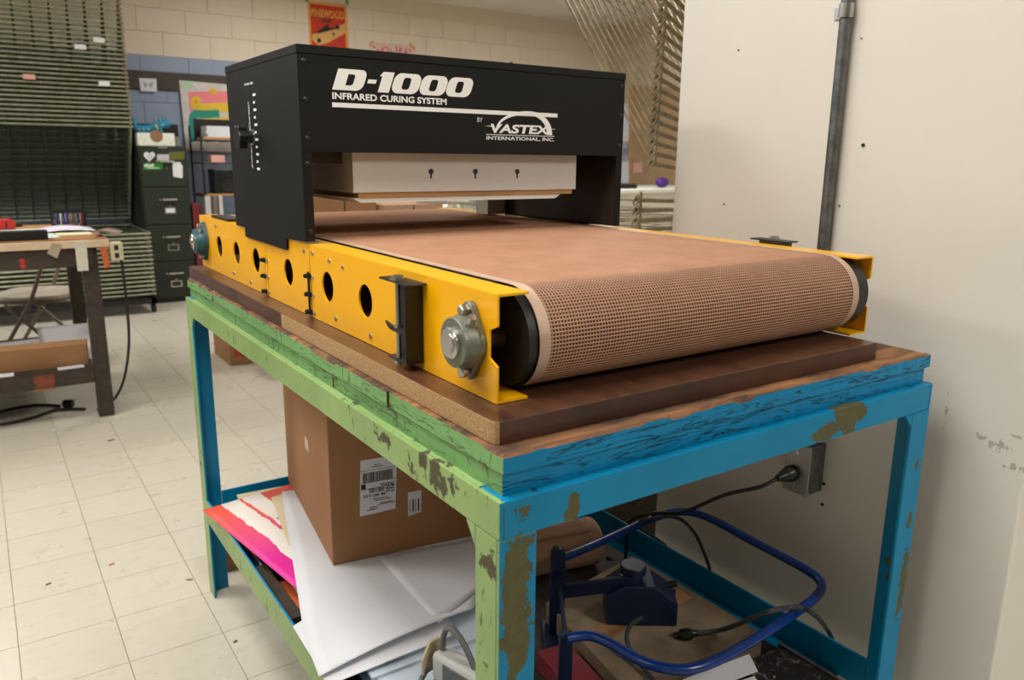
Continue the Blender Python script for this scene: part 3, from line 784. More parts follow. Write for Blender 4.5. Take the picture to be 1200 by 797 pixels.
for zz in (.2225, .1925, .1765): MB().box(.072, .157, -.0015, -.0012, zz, zz+.0011).build('rule', 'ink', lab)
m = MB(); random.seed(3)
for a in range(10):
    for b in range(10):
        if random.random() < .5: m.box(.132+a*.0021, .132+a*.0021+.0021, -.0016, -.0012, .160+b*.0021, .160+b*.0021+.0021)
m.build('smudge_print', 'ink', lab)
l2 = MB().prism([(.186, -.0012, .088), (.219, -.0012, .094), (.221, -.0012, .15), (.187, -.0012, .15)], (0, .001, 0)).build('packing_label', 'paper', bx)
for k in range(4): MB().box(.190+k*.007, .1905+k*.007+.002*(k % 2+.5), -.0016, -.0012, .098, .13).build('print_line', 'ink', l2)
MB().box(-.0008, 0, .22, .26, .205, .235).build('tape_piece', 'tape', bx)

# stack of papers that carries the box
stk = MB(); random.seed(5)
for k in range(8):
    a, b, c_, d_ = .075+random.uniform(-.012, .012), .36+random.uniform(-.02, .02), .50+random.uniform(-.03, .03), 1.44+random.uniform(-.02, .02)
    z = SZ+.0008+k*.0062; stk.box(a, b, c_, d_, z, z+.0058)
tag(stk.build('paper_stack', 'paper2', None), 'stack of loose bluish white paper sheets under the carton', 'paper')
ZP = .3120
def lift1(u, v): return .010*max(0, u-.75)*4*(1-v)+.004*math.sin(7*u+3*v)*.15
def bigsheet(name, left, right, dz, mat_, label, lf):
    rows = []; n = len(left)
    L = smooth_path([at(a, b, 2, ZP) for a, b in left], 5); R_ = smooth_path([at(a, b, 2, ZP) for a, b in right], 5)
    for i, (p, q) in enumerate(zip(L, R_)):
        r = []
        for j in range(15):
            w = p.lerp(q, j/14); w.z = ZP+dz+lf(i/(len(L)-1), j/14); r.append(w)
        rows.append(r)
    return tag(MB().grid(rows).build(name, mat_, None, True, solid=.0006), label, 'paper')
bigsheet('paper_sheet', [(330, 577), (339, 632), (348, 690), (357, 745), (374, 797)], [(420, 560), (520, 590), (556, 625), (561, 680), (556, 716)], .0008, 'paper',
         'large white paper sheet spread out beneath the brown carton', lambda u, v: 0 if u < .55 else .016*((u-.55)/.45)**2*(.4+.6*math.sin(PI*v)))
bigsheet('paper_sheet', [(352, 700), (358, 735), (364, 765), (372, 785), (384, 803)], [(470, 690), (500, 700), (520, 720), (532, 735), (528, 748)], -.0016, 'paper',
         'white paper sheet curling out below the larger sheet on the shelf', lambda u, v: .012*max(0, u-.5)*(v))
tag(quadsheet('paper_sheet', 'paper', [(442, 652, .3133), (562, 630, .3133), (562, 688, .3195), (514, 731, .3225)], .3133), 'white paper sheet overlapping the larger sheet in front of the carton', 'paper')
# printed poster, colours bleeding from red to magenta
def mat_poster():
    m, ns, ls, b = new('red_pink_print'); P = pos(ns, ls)
    sx = ns.new('ShaderNodeSeparateXYZ'); ls.new(P, sx.inputs[0])
    c = mixc(ns, ls, ramp(ns, ls, sx.outputs[1], 1.36, 1.06), lin((238, 86, 66)), lin((222, 30, 150)))
    w = math_(ns, ls, 'MULTIPLY_ADD', sx.outputs[1], .18, sx.outputs[0])       # distance across the sheet
    wob = math_(ns, ls, 'MULTIPLY_ADD', noise(ns, ls, pos(ns, ls, (1.6, .5, 1)), 16, 6), .05, w)
    streak = math_(ns, ls, 'LESS_THAN', math_(ns, ls, 'ABSOLUTE', math_(ns, ls, 'SUBTRACT', wob, .330)), .028)
    c = mixc(ns, ls, streak, c, lin((240, 234, 226)))
    s2 = math_(ns, ls, 'LESS_THAN', math_(ns, ls, 'ABSOLUTE', math_(ns, ls, 'SUBTRACT', wob, .395)), .026)
    c = mixc(ns, ls, s2, c, lin((240, 234, 226)))
    g_ = math_(ns, ls, 'LESS_THAN', math_(ns, ls, 'ABSOLUTE', math_(ns, ls, 'SUBTRACT', w, .400)), .045)
    g2 = math_(ns, ls, 'MULTIPLY', g_, math_(ns, ls, 'GREATER_THAN', sx.outputs[1], 1.10))
    c = mixc(ns, ls, math_(ns, ls, 'MULTIPLY', g2, math_(ns, ls, 'LESS_THAN', sx.outputs[1], 1.27)), c, lin((84, 78, 78)))
    ls.new(c, b.inputs['Base Color']); b.inputs['Roughness'].default_value = .5
    return m
M['poster'] = mat_poster()
tag(quadsheet('screen_print', 'poster', [(237, 598, .315), (345, 566, .3078), (425, 640, .3075), (352, 694, .3075)], ZP, lift=lambda u, v: 0),
    'red and magenta screen print with white streaks lying on the shelf', 'print')
tag(quadsheet('paper_sheet', 'cream', [(277, 580), (330, 570), (335, 585), (282, 592)], .3060), 'white paper corner under the red and magenta print', 'paper')
tag(quadsheet('cream_card', 'cream', [(318, 583, .3105), (332, 579, .3105), (343, 640, .3098), (338, 640, .3098)], .31), 'narrow cream card strip on top of the magenta print', 'card')
# strips under the print beside the green rail
tag(MB().bar(at(303, 667, 2, .272), at(347, 728, 2, .272), .036, .018).build('wood_strip', 'bench', None, bev=.001), 'dark brown wooden strip lying along the green shelf rail', 'wood strip')
tag(MB().bar(at(313, 670, 2, .268), at(357, 725, 2, .268), .006, .012).build('wood_strip', 'tan_wood', None, bev=.001), 'thin tan wooden strip beside the dark strip on the shelf', 'wood strip')
tag(MB().bar(at(331, 684, 2, .262), at(362, 724, 2, .262), .028, .012).build('orange_card', 'orange', None), 'orange card edge peeking out under the white paper', 'card')
tag(quadsheet('paper_sheet', 'paper', [(343, 734, .3065), (362, 722, .3065), (380, 775, .3065), (366, 772, .3065)], .3065), 'small white paper showing between the rail and the big sheet', 'paper')
# white hand tool with grey cord
td = thing('electric_hand_tool', (.14, .40, .312), 'white and beige electric hand tool with a looped grey cord on the shelf', 'tool')
o_ = at(520, 778, 2, .355); ax = (at(556, 800, 2, .355)-o_).normalized(); ay = Vector((-ax.y, ax.x, 0)); up = Vector((0, 0, 1))
m = MB().obox(o_+ax*.05, ax*.062, ay*.020, up*.028); m.build('housing', 'white_plastic', td, bev=.008)
MB().obox(o_+ax*.06-ay*.0215+up*.002, ax*.04, ay*.0015, up*.018).build('grip_panel', 'grey_plastic', td, bev=.001)
q = o_-ax*.022
MB().prism([q+ay*.026+up*-.02, q+ay*.030+up*.02, q+ay*.012+up*.038, q-ay*.012+up*.038, q-ay*.03+up*.012, q-ay*.03+up*-.02], ax*-.006).build('guard', 'beige_plastic', td, bev=.001)
MB().tube(smooth_path([q+up*.02+ax*.02, q+up*.055+ax*.022, q+up*.078+ax*.035, q+up*.075+ax*.06, q+up*.05+ax*.085, q+up*.012+ax*.11], 5), .0055, 10).build('cord', 'grey_plastic', td, True)
MB().tube(smooth_path([q+up*-.008-ay*.02, q+up*-.03-ay*.03+ax*-.006, q+up*-.036-ay*.05, q+up*-.036-ay*.09+ax*.03], 5), .005, 8).build('lower_cord', 'grey_plastic', td, True)

# flat stained carton, roll of kraft paper, red carton, dark panel
fb = thing('flat_carton', (.60, .40, SZ), 'flat stained tan carton under the blue tubular stand', 'box')
FT = .309
pl = [at(640, 706, 2, FT), at(742, 651, 2, FT), at(894, 742, 2, FT), at(732, 806, 2, FT)]
MB().prism([(p.x, p.y, SZ+.0006) for p in pl], (0, 0, FT-SZ-.0006)).build('carton', 'card_dirty', fb, bev=.002)
mid0, mid1 = (pl[0]+pl[3])/2, (pl[1]+pl[2])/2
MB().bar(mid0+Vector((0.02, 0, .0004)), mid1+Vector((-.02, 0, .0004)), .045, .0006).build('packing_tape', 'card', fb)
kr = thing('kraft_paper_roll', (.64, .72, SZ), 'roll of brown kraft paper with torn edge lying on the shelf', 'paper roll')
rc = Vector((.755, .708, SZ+.0605)); ra = Vector((-.97, .20, 0)).normalized()
m = MB().lathe(rc, ra, [(0, .02), (0, .050), (.006, .057), (.012, .059), (.24, .059), (.24, .02)], 32); m.build('roll', 'kraft', kr, True)
m = MB(); rows = []
n_ = Vector((0, 0, 1)); side = ra.cross(n_)
for i in range(12):
    c_ = rc+ra*(.03+i*.018); r = []
    for j in range(5):
        a_ = math.radians(50+j*9+(4*math.sin(i*2.1) if j == 4 else 0)); r.append(c_+side*(-.0605*math.cos(a_))+n_*(.0605*math.sin(a_)+(.006 if j == 4 else 0)))
    rows.append(r)
MB().grid(rows).build('torn_edge', 'kraft', kr, True, solid=.0006)
tag(MB().obox((.402, .345, SZ+.022), Vector((.034, -.006, 0)), Vector((.012, .085, 0)), (0, 0, .0212)).build('red_carton', 'red_dark', None, bev=.002), 'low dark red carton beside the blue stand post', 'box')
tr = thing('paint_tray', (.80, .12, SZ), 'black paint splattered tray with bright metal edge on the shelf', 'tray')
def mat_splat():
    m, ns, ls, b = new('paint_splattered_black'); P = pos(ns, ls)
    c = mixc(ns, ls, ramp(ns, ls, noise(ns, ls, P, 40, 6, .7, 1.0), .56, .62), lin((30, 28, 30)), lin((120, 116, 120)))
    c = mixc(ns, ls, ramp(ns, ls, noise(ns, ls, pos(ns, ls, (1, 1.7, 1)), 27, 5, .7, 1), .64, .67), c, lin((206, 176, 138)))
    ls.new(c, b.inputs['Base Color']); b.inputs['Roughness'].default_value = .35
    return m
M['splat'] = mat_splat()
MB().box(.70, .826, .058, .20, SZ+.0008, SZ+.022).build('panel', 'splat', tr, bev=.002)
MB().box(.8265, .832, .056, .205, SZ+.0008, SZ+.026).build('metal_edge', 'zinc', tr)
q1 = [at(878, 767, 2, .318), at(888, 787, 2, .318), at(815, 815, 2, .318), at(800, 797, 2, .318)]
tag(MB().prism(q1, (0, 0, .0012)).build('paper_slip', 'paper', None), 'white paper slip resting on the edge of the flat carton', 'paper')
q1 = [at(884, 793, 2, .312), at(893, 806, 2, .312), at(850, 822, 2, .312), at(842, 806, 2, .312)]
tag(MB().prism(q1, (0, 0, .0012)).build('paper_slip', 'paper', None), 'smaller white paper slip in front of the flat carton', 'paper')

# blue tubular stand with drive housing
bs = thing('tubular_stand', (.44, .46, SZ), 'blue bent tube stand with slotted post and dark motor housing', 'stand')
TZ = .42
path = smooth_path([at(a, b, 2, TZ) for a, b in [(652, 657), (700, 637), (765, 608), (797, 600), (828, 606), (885, 636), (938, 664), (960, 680), (960, 695), (935, 716), (880, 752), (833, 777), (795, 785), (752, 775), (715, 754), (690, 745), (664, 748)]], 5)
MB().tube(path, .0092, 14).build('tube_frame', 'navy', bs, True)
pc = at(650, 657, 2, TZ); e0 = at(664, 748, 2, TZ)
dv = (e0-pc); dv.z = 0; dn = dv.normalized(); sn = Vector((-dn.y, dn.x, 0))
c0 = pc+dn*.002+sn*.006
m = MB(); prof = []
for k in range(9): a_ = PI*k/8; prof.append(c0+sn*(.016*math.cos(a_))+Vector((0, 0, .022+.016*math.sin(a_))))
prof = [c0+sn*.016+Vector((0, 0, SZ+.008-c0.z))]+prof+[c0-sn*.016+Vector((0, 0, SZ+.008-c0.z))]
m.prism(prof, dn*.022)
m.build('post', 'navy_dark', bs, bev=.002)
MB().obox(c0+dn*-.0015+Vector((0, 0, -.05)), sn*.004, dn*.0012, (0, 0, .06)).build('slot', 'ink', bs)
c1 = c0-sn*.03; c1b = c0+dn*.06
MB().obox(Vector((c0.x, c0.y, SZ+.0045))+dn*.03, sn*.03, dn*.06, (0, 0, .0036)).build('base_plate', 'navy_dark', bs, bev=.001)
MB().obox(Vector((e0.x, e0.y, (SZ+TZ)/2+.005))-dn*.012, sn*.012, dn*.011, (0, 0, (TZ-SZ)/2-.004)).build('post', 'navy_dark', bs, bev=.002)
mo = Vector((.625, .40, FT+.001))
MB().bar(c0+dn*.02+Vector((0, 0, -.06)), mo+Vector((-.03, -.01, .092)), .012, .03).build('arm', 'navy_dark', bs, bev=.002)
MB().bar(c0+dn*.022+Vector((0, 0, -.02)), e0+Vector((.03, .04, -.03)), .006, .018).build('brace', 'navy_dark', bs)
u = Vector((.82, -.57, 0)); w = Vector((.57, .82, 0)); k3 = Vector((0, 0, 1))
m = MB(); KM = 1.3; s_ = [(-.060*KM, 0), (.052*KM, 0), (.052*KM, .040*KM), (.014*KM, .068*KM), (-.035*KM, .068*KM), (-.060*KM, .05*KM)]
m.prism([mo-w*.04+u*a+k3*b for a, b in s_], w*.08); mh = m.build('motor_housing', 'navy_dark', bs, bev=.003)
MB().lathe(mo+u*-.022+k3*.0884, k3, [(0, .020), (.012, .020), (.012, .027), (.027, .027), (.0295, .025), (.0295, .004)], 28).build('cap', 'navy_dark', mh, True)
MB().obox(mo+u*.0682+k3*.024-w*.006, u*.0004, w*.024, k3*.015).build('rating_plate', pbr('dull_plate', (132, 128, 116), .5, .3, vs_=90), mh)
MB().cyl(mo+u*.05+k3*.060+w*.018, mo+u*.074+k3*.066+w*.018, .008, 10).build('toggle', 'black_plastic', mh, True)
MB().obox(mo+u*.072+w*.032+k3*.028, u*.004, w*.003, k3*.016).build('bracket_tab', 'navy_dark', mh)

# cords
pg = thing('power_plug', (.91, .285, .59), 'black power plug in the wall outlet with cord running under the table', 'plug')
m = MB().lathe((.9428, .29, .599), (-1, .12, -.12), [(0, .017), (.012, .018), (.02, .014), (.032, .0115), (.046, .0065)], 18); m.build('plug_body', 'black_plastic', pg, True)
cp = smooth_path([(.90, .2955, .594), (.86, .31, .578), tuple(at(850, 580, 1, .36)), tuple(at(800, 600, 1, .47)), tuple(at(765, 602, 1, .56)), tuple(at(738, 613, 1, .64)), tuple(at(731, 660, 1, .66)), (.79, .70, SZ+.006)], 7)
MB().tube(cp, .0042, 8).build('cord', 'cord', pg, True)
c2 = MB().tube(smooth_path([tuple(at(748, 610, 2, .436)), tuple(at(790, 606, 2, .437)), tuple(at(812, 622, 0, .912)), tuple(at(825, 648, 0, .925)), tuple(at(832, 671, 0, .93)), (.93, at(834, 685, 0, .93).y, .20), (.935, .50, .0048), (.94, .62, .0048)], 6), .0042, 8).build('loose_cable', 'cord', None, True)
tag(c2, 'black cord looping over the back of the blue tube', 'cord')
c3 = MB().tube(smooth_path([tuple(at(745, 616, 0, .915)), tuple(at(770, 632, 0, .922)), tuple(at(784, 645, 0, .928)), (.93, at(790, 660, 0, .93).y, .22), (.935, .56, .0045), (.945, .66, .0045)], 6), .0038, 8).build('loose_cable', 'cord', None, True)
tag(c3, 'short black cord hanging behind the blue tube by the rear rail', 'cord')
gc = thing('grey_cord', tuple(at(797, 744, 2, FT)), 'dark grey cord with black plug lying over the blue tube front', 'cord')
pp = [at(815, 742, 2, FT+.012), at(850, 737, 2, FT+.022), at(895, 719, 2, TZ+.018), at(925, 712, 2, TZ+.020), at(941, 713, 2, TZ+.020), at(955, 721, 2, TZ+.008), at(968, 736, 0, .928), at(977, 757, 0, .93), Vector((.93, at(978, 770, 0, .93).y, .18)), Vector((.935, .10, .0055)), Vector((.945, .22, .0055))]
MB().tube(smooth_path([tuple(p) for p in pp], 6), .0048, 8).build('cord', 'cord_grey', gc, True)
v_ = (pp[0]-pp[1]).normalized()
mm = MB().lathe(pp[0], v_, [(-.004, .006), (.006, .007), (.012, .0125), (.028, .0125), (.032, .010)], 14)
for s in (-.005, .005): mm.bar(pp[0]+v_*.03+k3*s, pp[0]+v_*.044+k3*s, .006, .0018)
mm.build('plug', 'black_plastic', gc, True)
c4 = MB().tube(smooth_path([tuple(at(752, 724, 2, .342)), tuple(at(738, 734, 2, .35)), tuple(at(735, 752, 2, .34)), tuple(at(748, 775, 2, .322)), tuple(at(765, 797, 2, .316)), tuple(at(775, 815, 2, .315))], 6), .0045, 8).build('loose_cable', 'cord_grey', None, True)
tag(c4, 'dark grey cord coming out of the blue motor housing', 'cord')
# wooden crate standing behind the table between shelf and pier
cr = thing('wooden_crate', (1.12, 1.0, 0), 'weathered dark wooden crate standing on the floor behind the table', 'crate')
M['old_wood'] = pbr('weathered_wood', (92, 84, 62), .8, vs_=10, stretch=(2, 2, 14), col2=(44, 40, 30), bmp=.4, bs=50)
for k in range(4): MB().box(.95, 1.50, 1.0, 1.015, .02+k*.125, .135+k*.125).build('slat', 'old_wood', cr, bev=.002)
for k in range(4): MB().box(.95, 1.50, 1.35, 1.365, .02+k*.125, .135+k*.125).build('slat', 'old_wood', cr, bev=.002)
for xx in (.95, 1.47):
    for yy in (1.0155, 1.3195): MB().box(xx, xx+.03, yy, yy+.03, 0, .52).build('corner_post', 'old_wood', cr)
for k in range(4):
    for xx in (.9345, 1.5005): MB().box(xx, xx+.015, 1.0, 1.365, .02+k*.125, .135+k*.125).build('slat', 'old_wood', cr, bev=.002)
# wooden block on the floor behind the rear leg
tag(MB().obox((.118, 1.70, .0405), (.05, 0, 0), (0, .08, 0), (0, 0, .04)).build('wood_block', pbr('brown_block', (140, 94, 56), .7, stretch=(1, 6, 1)), None, bev=.002), 'brown wooden block on the floor behind the green table leg', 'wood block')

# ================================================================== BEHIND THE DRYER
pk = thing('packing_table', (1.9, 3.7, 0), 'low grey packing table behind the dryer holding cartons', 'table')
MB().box(1.0, 2.9, 3.3, 4.05, .80, .83).build('tabletop', pbr('grey_top', (150, 146, 138), .5), pk, bev=.003)
for xx in (1.36, 2.81):
    for yy in (3.34, 3.97): MB().box(xx, xx+.04, yy, yy+.04, 0, .7995).build('leg', 'black', pk)
def carton(name, x0, x1, y0, y1, z0, z1, label, mat_='card', rz=0):
    t_ = thing(name, ((x0+x1)/2, (y0+y1)/2, z0), label, 'box', rz=rz, local=True)
    w_, l_, h_ = (x1-x0)/2, (y1-y0)/2, z1-z0
    MB().box(-w_, w_, -l_, l_, 0, h_).build('carton', mat_, t_, bev=.002); MB().box(-w_, w_, -.03, .03, h_, h_+.0008).build('packing_tape', 'tan_wood', t_)
    MB().box(-.004, .004, -l_-.0006, -l_, h_*.0+.01, h_-.005).build('flap_seam', 'ink', t_)
    return t_
carton('carton', 1.02, 1.42, 3.45, 3.85, .8305, 1.035, 'tan cardboard carton on the packing table behind the hood', rz=.12)
carton('carton', 1.46, 1.84, 3.42, 3.75, .8305, .985, 'low kraft carton beside the tan one on the packing table', 'kraft')
rows = []; random.seed(11)
m = MB().ball((2.05, 3.6, .915), .085, 16, (1.6, 1.2, 1)); pv = []
for v in m.v: pv.append(tuple(Vector(v)+Vector((random.uniform(-.012, .012), random.uniform(-.012, .012), random.uniform(-.008, .01)))))
m.v = pv; tag(m.build('plastic_wrap', 'plastic_clear', None), 'crumpled bundle of clear plastic wrap on the packing table', 'plastic wrap')
for k, (px, lab_) in enumerate([((2.28, 2.62), 'white paper pile beside the plastic wrap on the packing table')]):
    m = MB()
    for q in range(8): m.obox(((px[0]+px[1])/2+random.uniform(-.01, .01), 3.62, .8325+q*.012+.005), (.16, .02, 0), (-.015, .12, 0), (0, 0, .0052))
    tag(m.build('paper_pile', 'paper', None), lab_, 'paper')
tag(MB().box(2.66, 2.86, 3.45, 3.9, .8305, .90).build('black_case', 'black_plastic', None, bev=.006), 'flat black case at the end of the packing table', 'case')
cb = carton('floor_carton', .735, 1.11, 4.09, 4.47, .0005, .30, 'small brown carton with red print on the floor behind the table')
MB().box(-.16, -.02, -.1908, -.1901, .05, .22).build('red_print', pbr('red_print', (190, 74, 50), .7), cb)
MB().box(-.1884, -.1877, -.05, .1, .18, .25).build('red_print', pbr('red_print', (190, 74, 50), .7), cb)
sl = thing('caster_dolly', (1.05, 3.86, 0), 'low dark dolly on casters beside the brown floor carton', 'dolly')
MB().box(.86, 1.3, 3.70, 3.99, .075, .10).build('deck', 'bench', sl, bev=.003)
for xx in (.90, 1.26):
    for yy in (3.74, 3.95): MB().cyl((xx-.014, yy, .037), (xx+.014, yy, .037), .036, 18).build('wheel', 'black_plastic', sl, True)

# ================================================================== LEFT: DRYING RACK
def tray_mesh(w, dp, r, nx, ny, rw):
    """wire tray: frame rods and a grid of wires; hinge edge at y=0, front edge at y=-dp"""
    m = MB()
    m.cyl((0, -dp, 0), (w, -dp, 0), r, 6); m.cyl((0, 0, 0), (w, 0, 0), r, 6); m.cyl((0, -dp, 0), (0, 0, 0), r, 6); m.cyl((w, -dp, 0), (w, 0, 0), r, 6)
    m.cur = 1
    for i in range(1, nx): x = w*i/nx; m.cyl((x, -dp, 0), (x, 0, 0), rw*1.9, 4)
    for j in range(1, ny): y = -dp*j/ny; m.cyl((0, y, 0), (w, y, 0), rw, 3)
    return m
RKW, RKD, RKX, RKY = 1.45, .90, -.76, 7.0
rk = thing('drying_rack', (RKX+RKW/2, 6.55, 0), 'tall wire drying rack with upper trays raised standing by the block wall', 'drying rack')
off = ORG[rk.name]; proto = None
def put_tray(z, tilt):
    global proto
    if proto is None:
        m = tray_mesh(RKW, RKD, .0085, 12, 16, .0021); proto = m.build('tray', ['rack', 'rack_dark'], None, raw=True); proto.parent = rk; o = proto
    else: o = proto.copy(); C.objects.link(o)
    o.location = Vector((RKX, RKY, z))-off; o.rotation_euler = (-tilt, 0, 0)
for k in range(15): put_tray(.155+k*.0345, 0)
for k in range(31): put_tray(.70+k*.0345, math.radians(58))
for xx in (RKX+.015, RKX+RKW-.015): MB().box(xx-.015, xx+.015, RKY+.012, RKY+.04, .09, 2.1).build('upright', 'rack_dark', rk)
for xx in (RKX+.02, RKX+RKW-.02): MB().box(xx-.02, xx+.02, RKY-RKD-.03, RKY+.04, .085, .125).build('base_rail', 'black', rk)
MB().box(RKX, RKX+RKW, RKY-RKD-.03, RKY-RKD+.01, .085, .125).build('base_rail', 'black', rk)
for xx in (RKX+.02, RKX+RKW-.02):
    for yy in (RKY-RKD+.03, RKY-.03): MB().cyl((xx-.014, yy, .0405), (xx+.014, yy, .0405), .04, 16).build('caster', 'black_plastic', rk, True)
# tray corner clips on the raised trays
clip = None
for k in range(31):
    a = math.radians(58); p = Vector((RKX+RKW, RKY-RKD*math.cos(a), .70+k*.0345+RKD*math.sin(a)))-off
    if clip is None: clip = MB().box(-.013, .013, -.010, .010, -.009, .009).build('corner_clip', 'rack_brown', None, bev=.003, raw=True); clip.parent = rk; o = clip
    else: o = clip.copy(); C.objects.link(o)
    o.location = p+Vector((.004, -.004, 0))
for (px, py, k) in [(116, 47, 0), (94, 55, 0), (122, 98, 0), (34, 90, 1)]:
    p = at(px, py, 1, 6.50); MB().box(p.x-.04, p.x+.04, 6.493, 6.495, p.z-.018, p.z+.018).build('paper_tag', 'pinkcard' if k else 'paper', rk)

# ================================================================== LEFT: WORK BENCH
BF, BB, BR, BT = 3.42, 4.34, .055, .868
wb_ = thing('work_bench', (-.6, 3.8, 0), 'dark stained wooden work bench with cluttered top and low shelf', 'workbench')
MB().box(-1.5, BR, BF, BB, .843, BT).build('benchtop', pbr('bench_top_board', (176, 126, 74), .7, vs_=8, col2=(140, 96, 56)), wb_, bev=.002)
MB().box(-1.5, BR+.004, BF-.022, BF-.0005, .828, BT-.006).build('front_lip', pbr('pale_wood_lip', (216, 190, 160), .6, vs_=10), wb_, bev=.002)
for yy in (BF+.002, BB-.03): MB().box(-1.5, -.012, yy, yy+.028, .74, .8425).build('rail', 'bench', wb_, bev=.002)
for yy in (BF+.02, BB-.09):
    for xx in (-.055, -1.48):
        l_ = MB().box(xx, xx+.066, yy+.0105, yy+.07, 0, .8425).build('leg', 'bench', wb_, bev=.002)
        if xx > -.1: MB().box(xx+.0662, xx+.0672, yy+.012, yy+.069, .02, .70).build('blue_stripe', 'bench_blue', l_)
for yy in (BF+.03, BB-.06): MB().box(-1.41, -.057, yy, yy+.03, .178, .243).build('shelf_rail', 'bench', wb_, bev=.002)
MB().box(-1.48, -.0005, BF+.062, BB-.02, .2435, .2555).build('shelf', 'bench', wb_) if False else MB().box(-1.40, -.057, BF+.03, BB-.03, .2435, .2555).build('shelf', 'bench', wb_)
MB().prism([(-.30, BF+.029, .178), (-.23, BF+.029, .178), (-.22, BF+.029, .243), (-.31, BF+.029, .243)], (0, -.0006, 0)).build('paint_smear', pbr('orange_smear', (150, 66, 38), .6, vs_=30, col2=(84, 52, 38)), wb_)
for (px, py) in [(26, 306), (27, 312)]:
    p = at(px, py, 1, BF+.0015); MB().lathe(p, (0, -1, 0), [(0, .012), (.0008, .010)], 9).build('paint_spot', pbr('red_spot', (196, 50, 40), .5), wb_)
# tape hanging off the edge
def strip(name, px, label, mat_, y=BF-.0235, cat='tape'):
    P = [at(a, b, 1, y) for a, b in px]; return tag(MB().prism(P, (0, -.0008, 0)).build(name, mat_, None), label, cat)
strip('tape_strip', [(87, 283), (101, 283), (104, 317), (91, 318)], 'long white masking tape strip hanging from the bench edge', 'tape')
strip('tape_strip', [(61, 285), (73, 287), (67, 303), (55, 297)], 'short beige tape piece stuck on the bench edge', pbr('beige_tape', (176, 160, 132), .6))
jb = thing('bench_outlet', (.09, BF, .75), 'cream outlet strip box fixed at the bench corner', 'outlet')
MB().box(.0605, .115, BF-.02, BF+.06, .762, .845).build('box', pbr('cream_box', (216, 204, 164), .5), jb, bev=.003)
for zz in (.785, .822): MB().box(.078, .096, BF-.0212, BF-.0202, zz-.012, zz+.012).build('socket', 'ink', jb, bev=.0005)
tag(MB().prism([(.018, BF-.0225, .828), (.044, BF-.0225, .828), (.052, BF-.0225, .735), (.028, BF-.0225, .728)], (0, -.006, 0)).build('wood_paddle', 'orange', None, bev=.001), 'orange wooden paddle hanging at the bench corner', 'paddle')
cbl = MB().tube(smooth_path([(.105, BF-.006, .761), (.108, BF-.012, .60), (.104, BF-.01, .40), (.09, BF+.04, .25), (.066, BF+.12, .12), (.03, BF+.2, .03), (-.05, BF+.14, .008)], 7), .0065, 8).build('bench_cable', 'cord', None, True)
tag(cbl, 'black cable hanging down beside the bench leg', 'cable')
fc = thing('floor_cable', (-.28, 3.66, 0), 'coiled black cable with plug on the floor under the bench', 'cable')
lp = [(-.10, 3.60, .009), (-.22, 3.66, .009), (-.34, 3.58, .009), (-.48, 3.56, .009), (-.56, 3.66, .009), (-.44, 3.78, .009), (-.30, 3.80, .009), (-.20, 3.72, .009)]
MB().tube(smooth_path(lp, 6), .0075, 8).build('cord', 'cord', fc, True)
MB().lathe((-.19, 3.71, .0225), (1, -.6, 0), [(0, .008), (.01, .021), (.05, .021), (.055, .01)], 12).build('plug', 'black_plastic', fc, True)
# on the bench top
tp = BT+.0006
def flat(name, x0, x1, y0, y1, z0, z1, mat_, label, cat, rz=0, bev=0):
    c = Vector(((x0+x1)/2, (y0+y1)/2, (z0+z1)/2)); ca, sa = math.cos(rz), math.sin(rz)
    m = MB().obox(c, Vector((ca, sa, 0))*(x1-x0)/2, Vector((-sa, ca, 0))*(y1-y0)/2, (0, 0, (z1-z0)/2))
    return tag(m.build(name, mat_, None, bev=bev), label, cat)
flat('paper_sheet', -.62, -.14, 3.50, 4.05, tp, tp+.002, pbr('pale_green_paper', (206, 222, 214), .7), 'pale green paper sheet lying flat on the bench', 'paper', .05)
flat('paper_sheet', -.13, .02, 3.62, 3.95, tp, tp+.0015, pbr('pale_yellow_paper', (232, 230, 190), .7), 'pale yellow paper sheet on the bench near its corner', 'paper')
flat('squeegee', -.75, -.18, 3.435, 3.485, tp+.0001, tp+.042, 'black_plastic', 'long black squeegee lying along the bench front edge', 'squeegee', .03, .004)
q_ = at(6, 270, 2, tp)
rs = thing('tape_dispenser', (q_.x, q_.y, tp+.002), 'red plastic tape dispenser sitting on the bench papers', 'tape dispenser')
MB().prism([(q_.x-.09, q_.y, tp+.0032), (q_.x+.045, q_.y, tp+.0032), (q_.x+.05, q_.y, tp+.04), (q_.x+.02, q_.y, tp+.056), (q_.x-.09, q_.y, tp+.050)], (0, .06, 0)).build('body', 'red', rs, bev=.006)
MB().box(q_.x+.005, q_.x+.012, q_.y-.0015, q_.y-.0005, tp+.012, tp+.042).build('slot', 'ink', rs)
q_ = at(20, 266, 2, tp)
tag(MB().box(q_.x-.02, q_.x+.025, q_.y, q_.y+.05, tp+.0025, tp+.02).build('ink_pad', 'ink', None, bev=.004), 'small black pad beside the red dispenser', 'pad')
rows = []
for i in range(9):
    u_ = i/8; rows.append([Vector((-.20+v_*.036, 3.75+u_*.22, tp+.0045+.018*max(0, math.sin(PI*(v_/7)))*(.5+.5*u_))) for v_ in range(8)])
tag(MB().grid(rows).build('paper_sheet', pbr('lilac_paper', (226, 220, 236), .7), None, True, solid=.0008), 'curled lilac white paper under the black basket', 'paper')
bk = thing('wire_basket', (-.06, 4.03, tp+.0), 'black plastic basket of coloured pens on the bench', 'basket')
bx0, bx1, by0, by1, bz0, bz1 = -.120, .040, 3.98, 4.10, tp+.0005, tp+.085
MB().box(bx0+.012, bx1-.012, by0+.01, by1-.01, bz0, bz0+.004).build('bottom', 'black_plastic', bk)
m = MB(); 
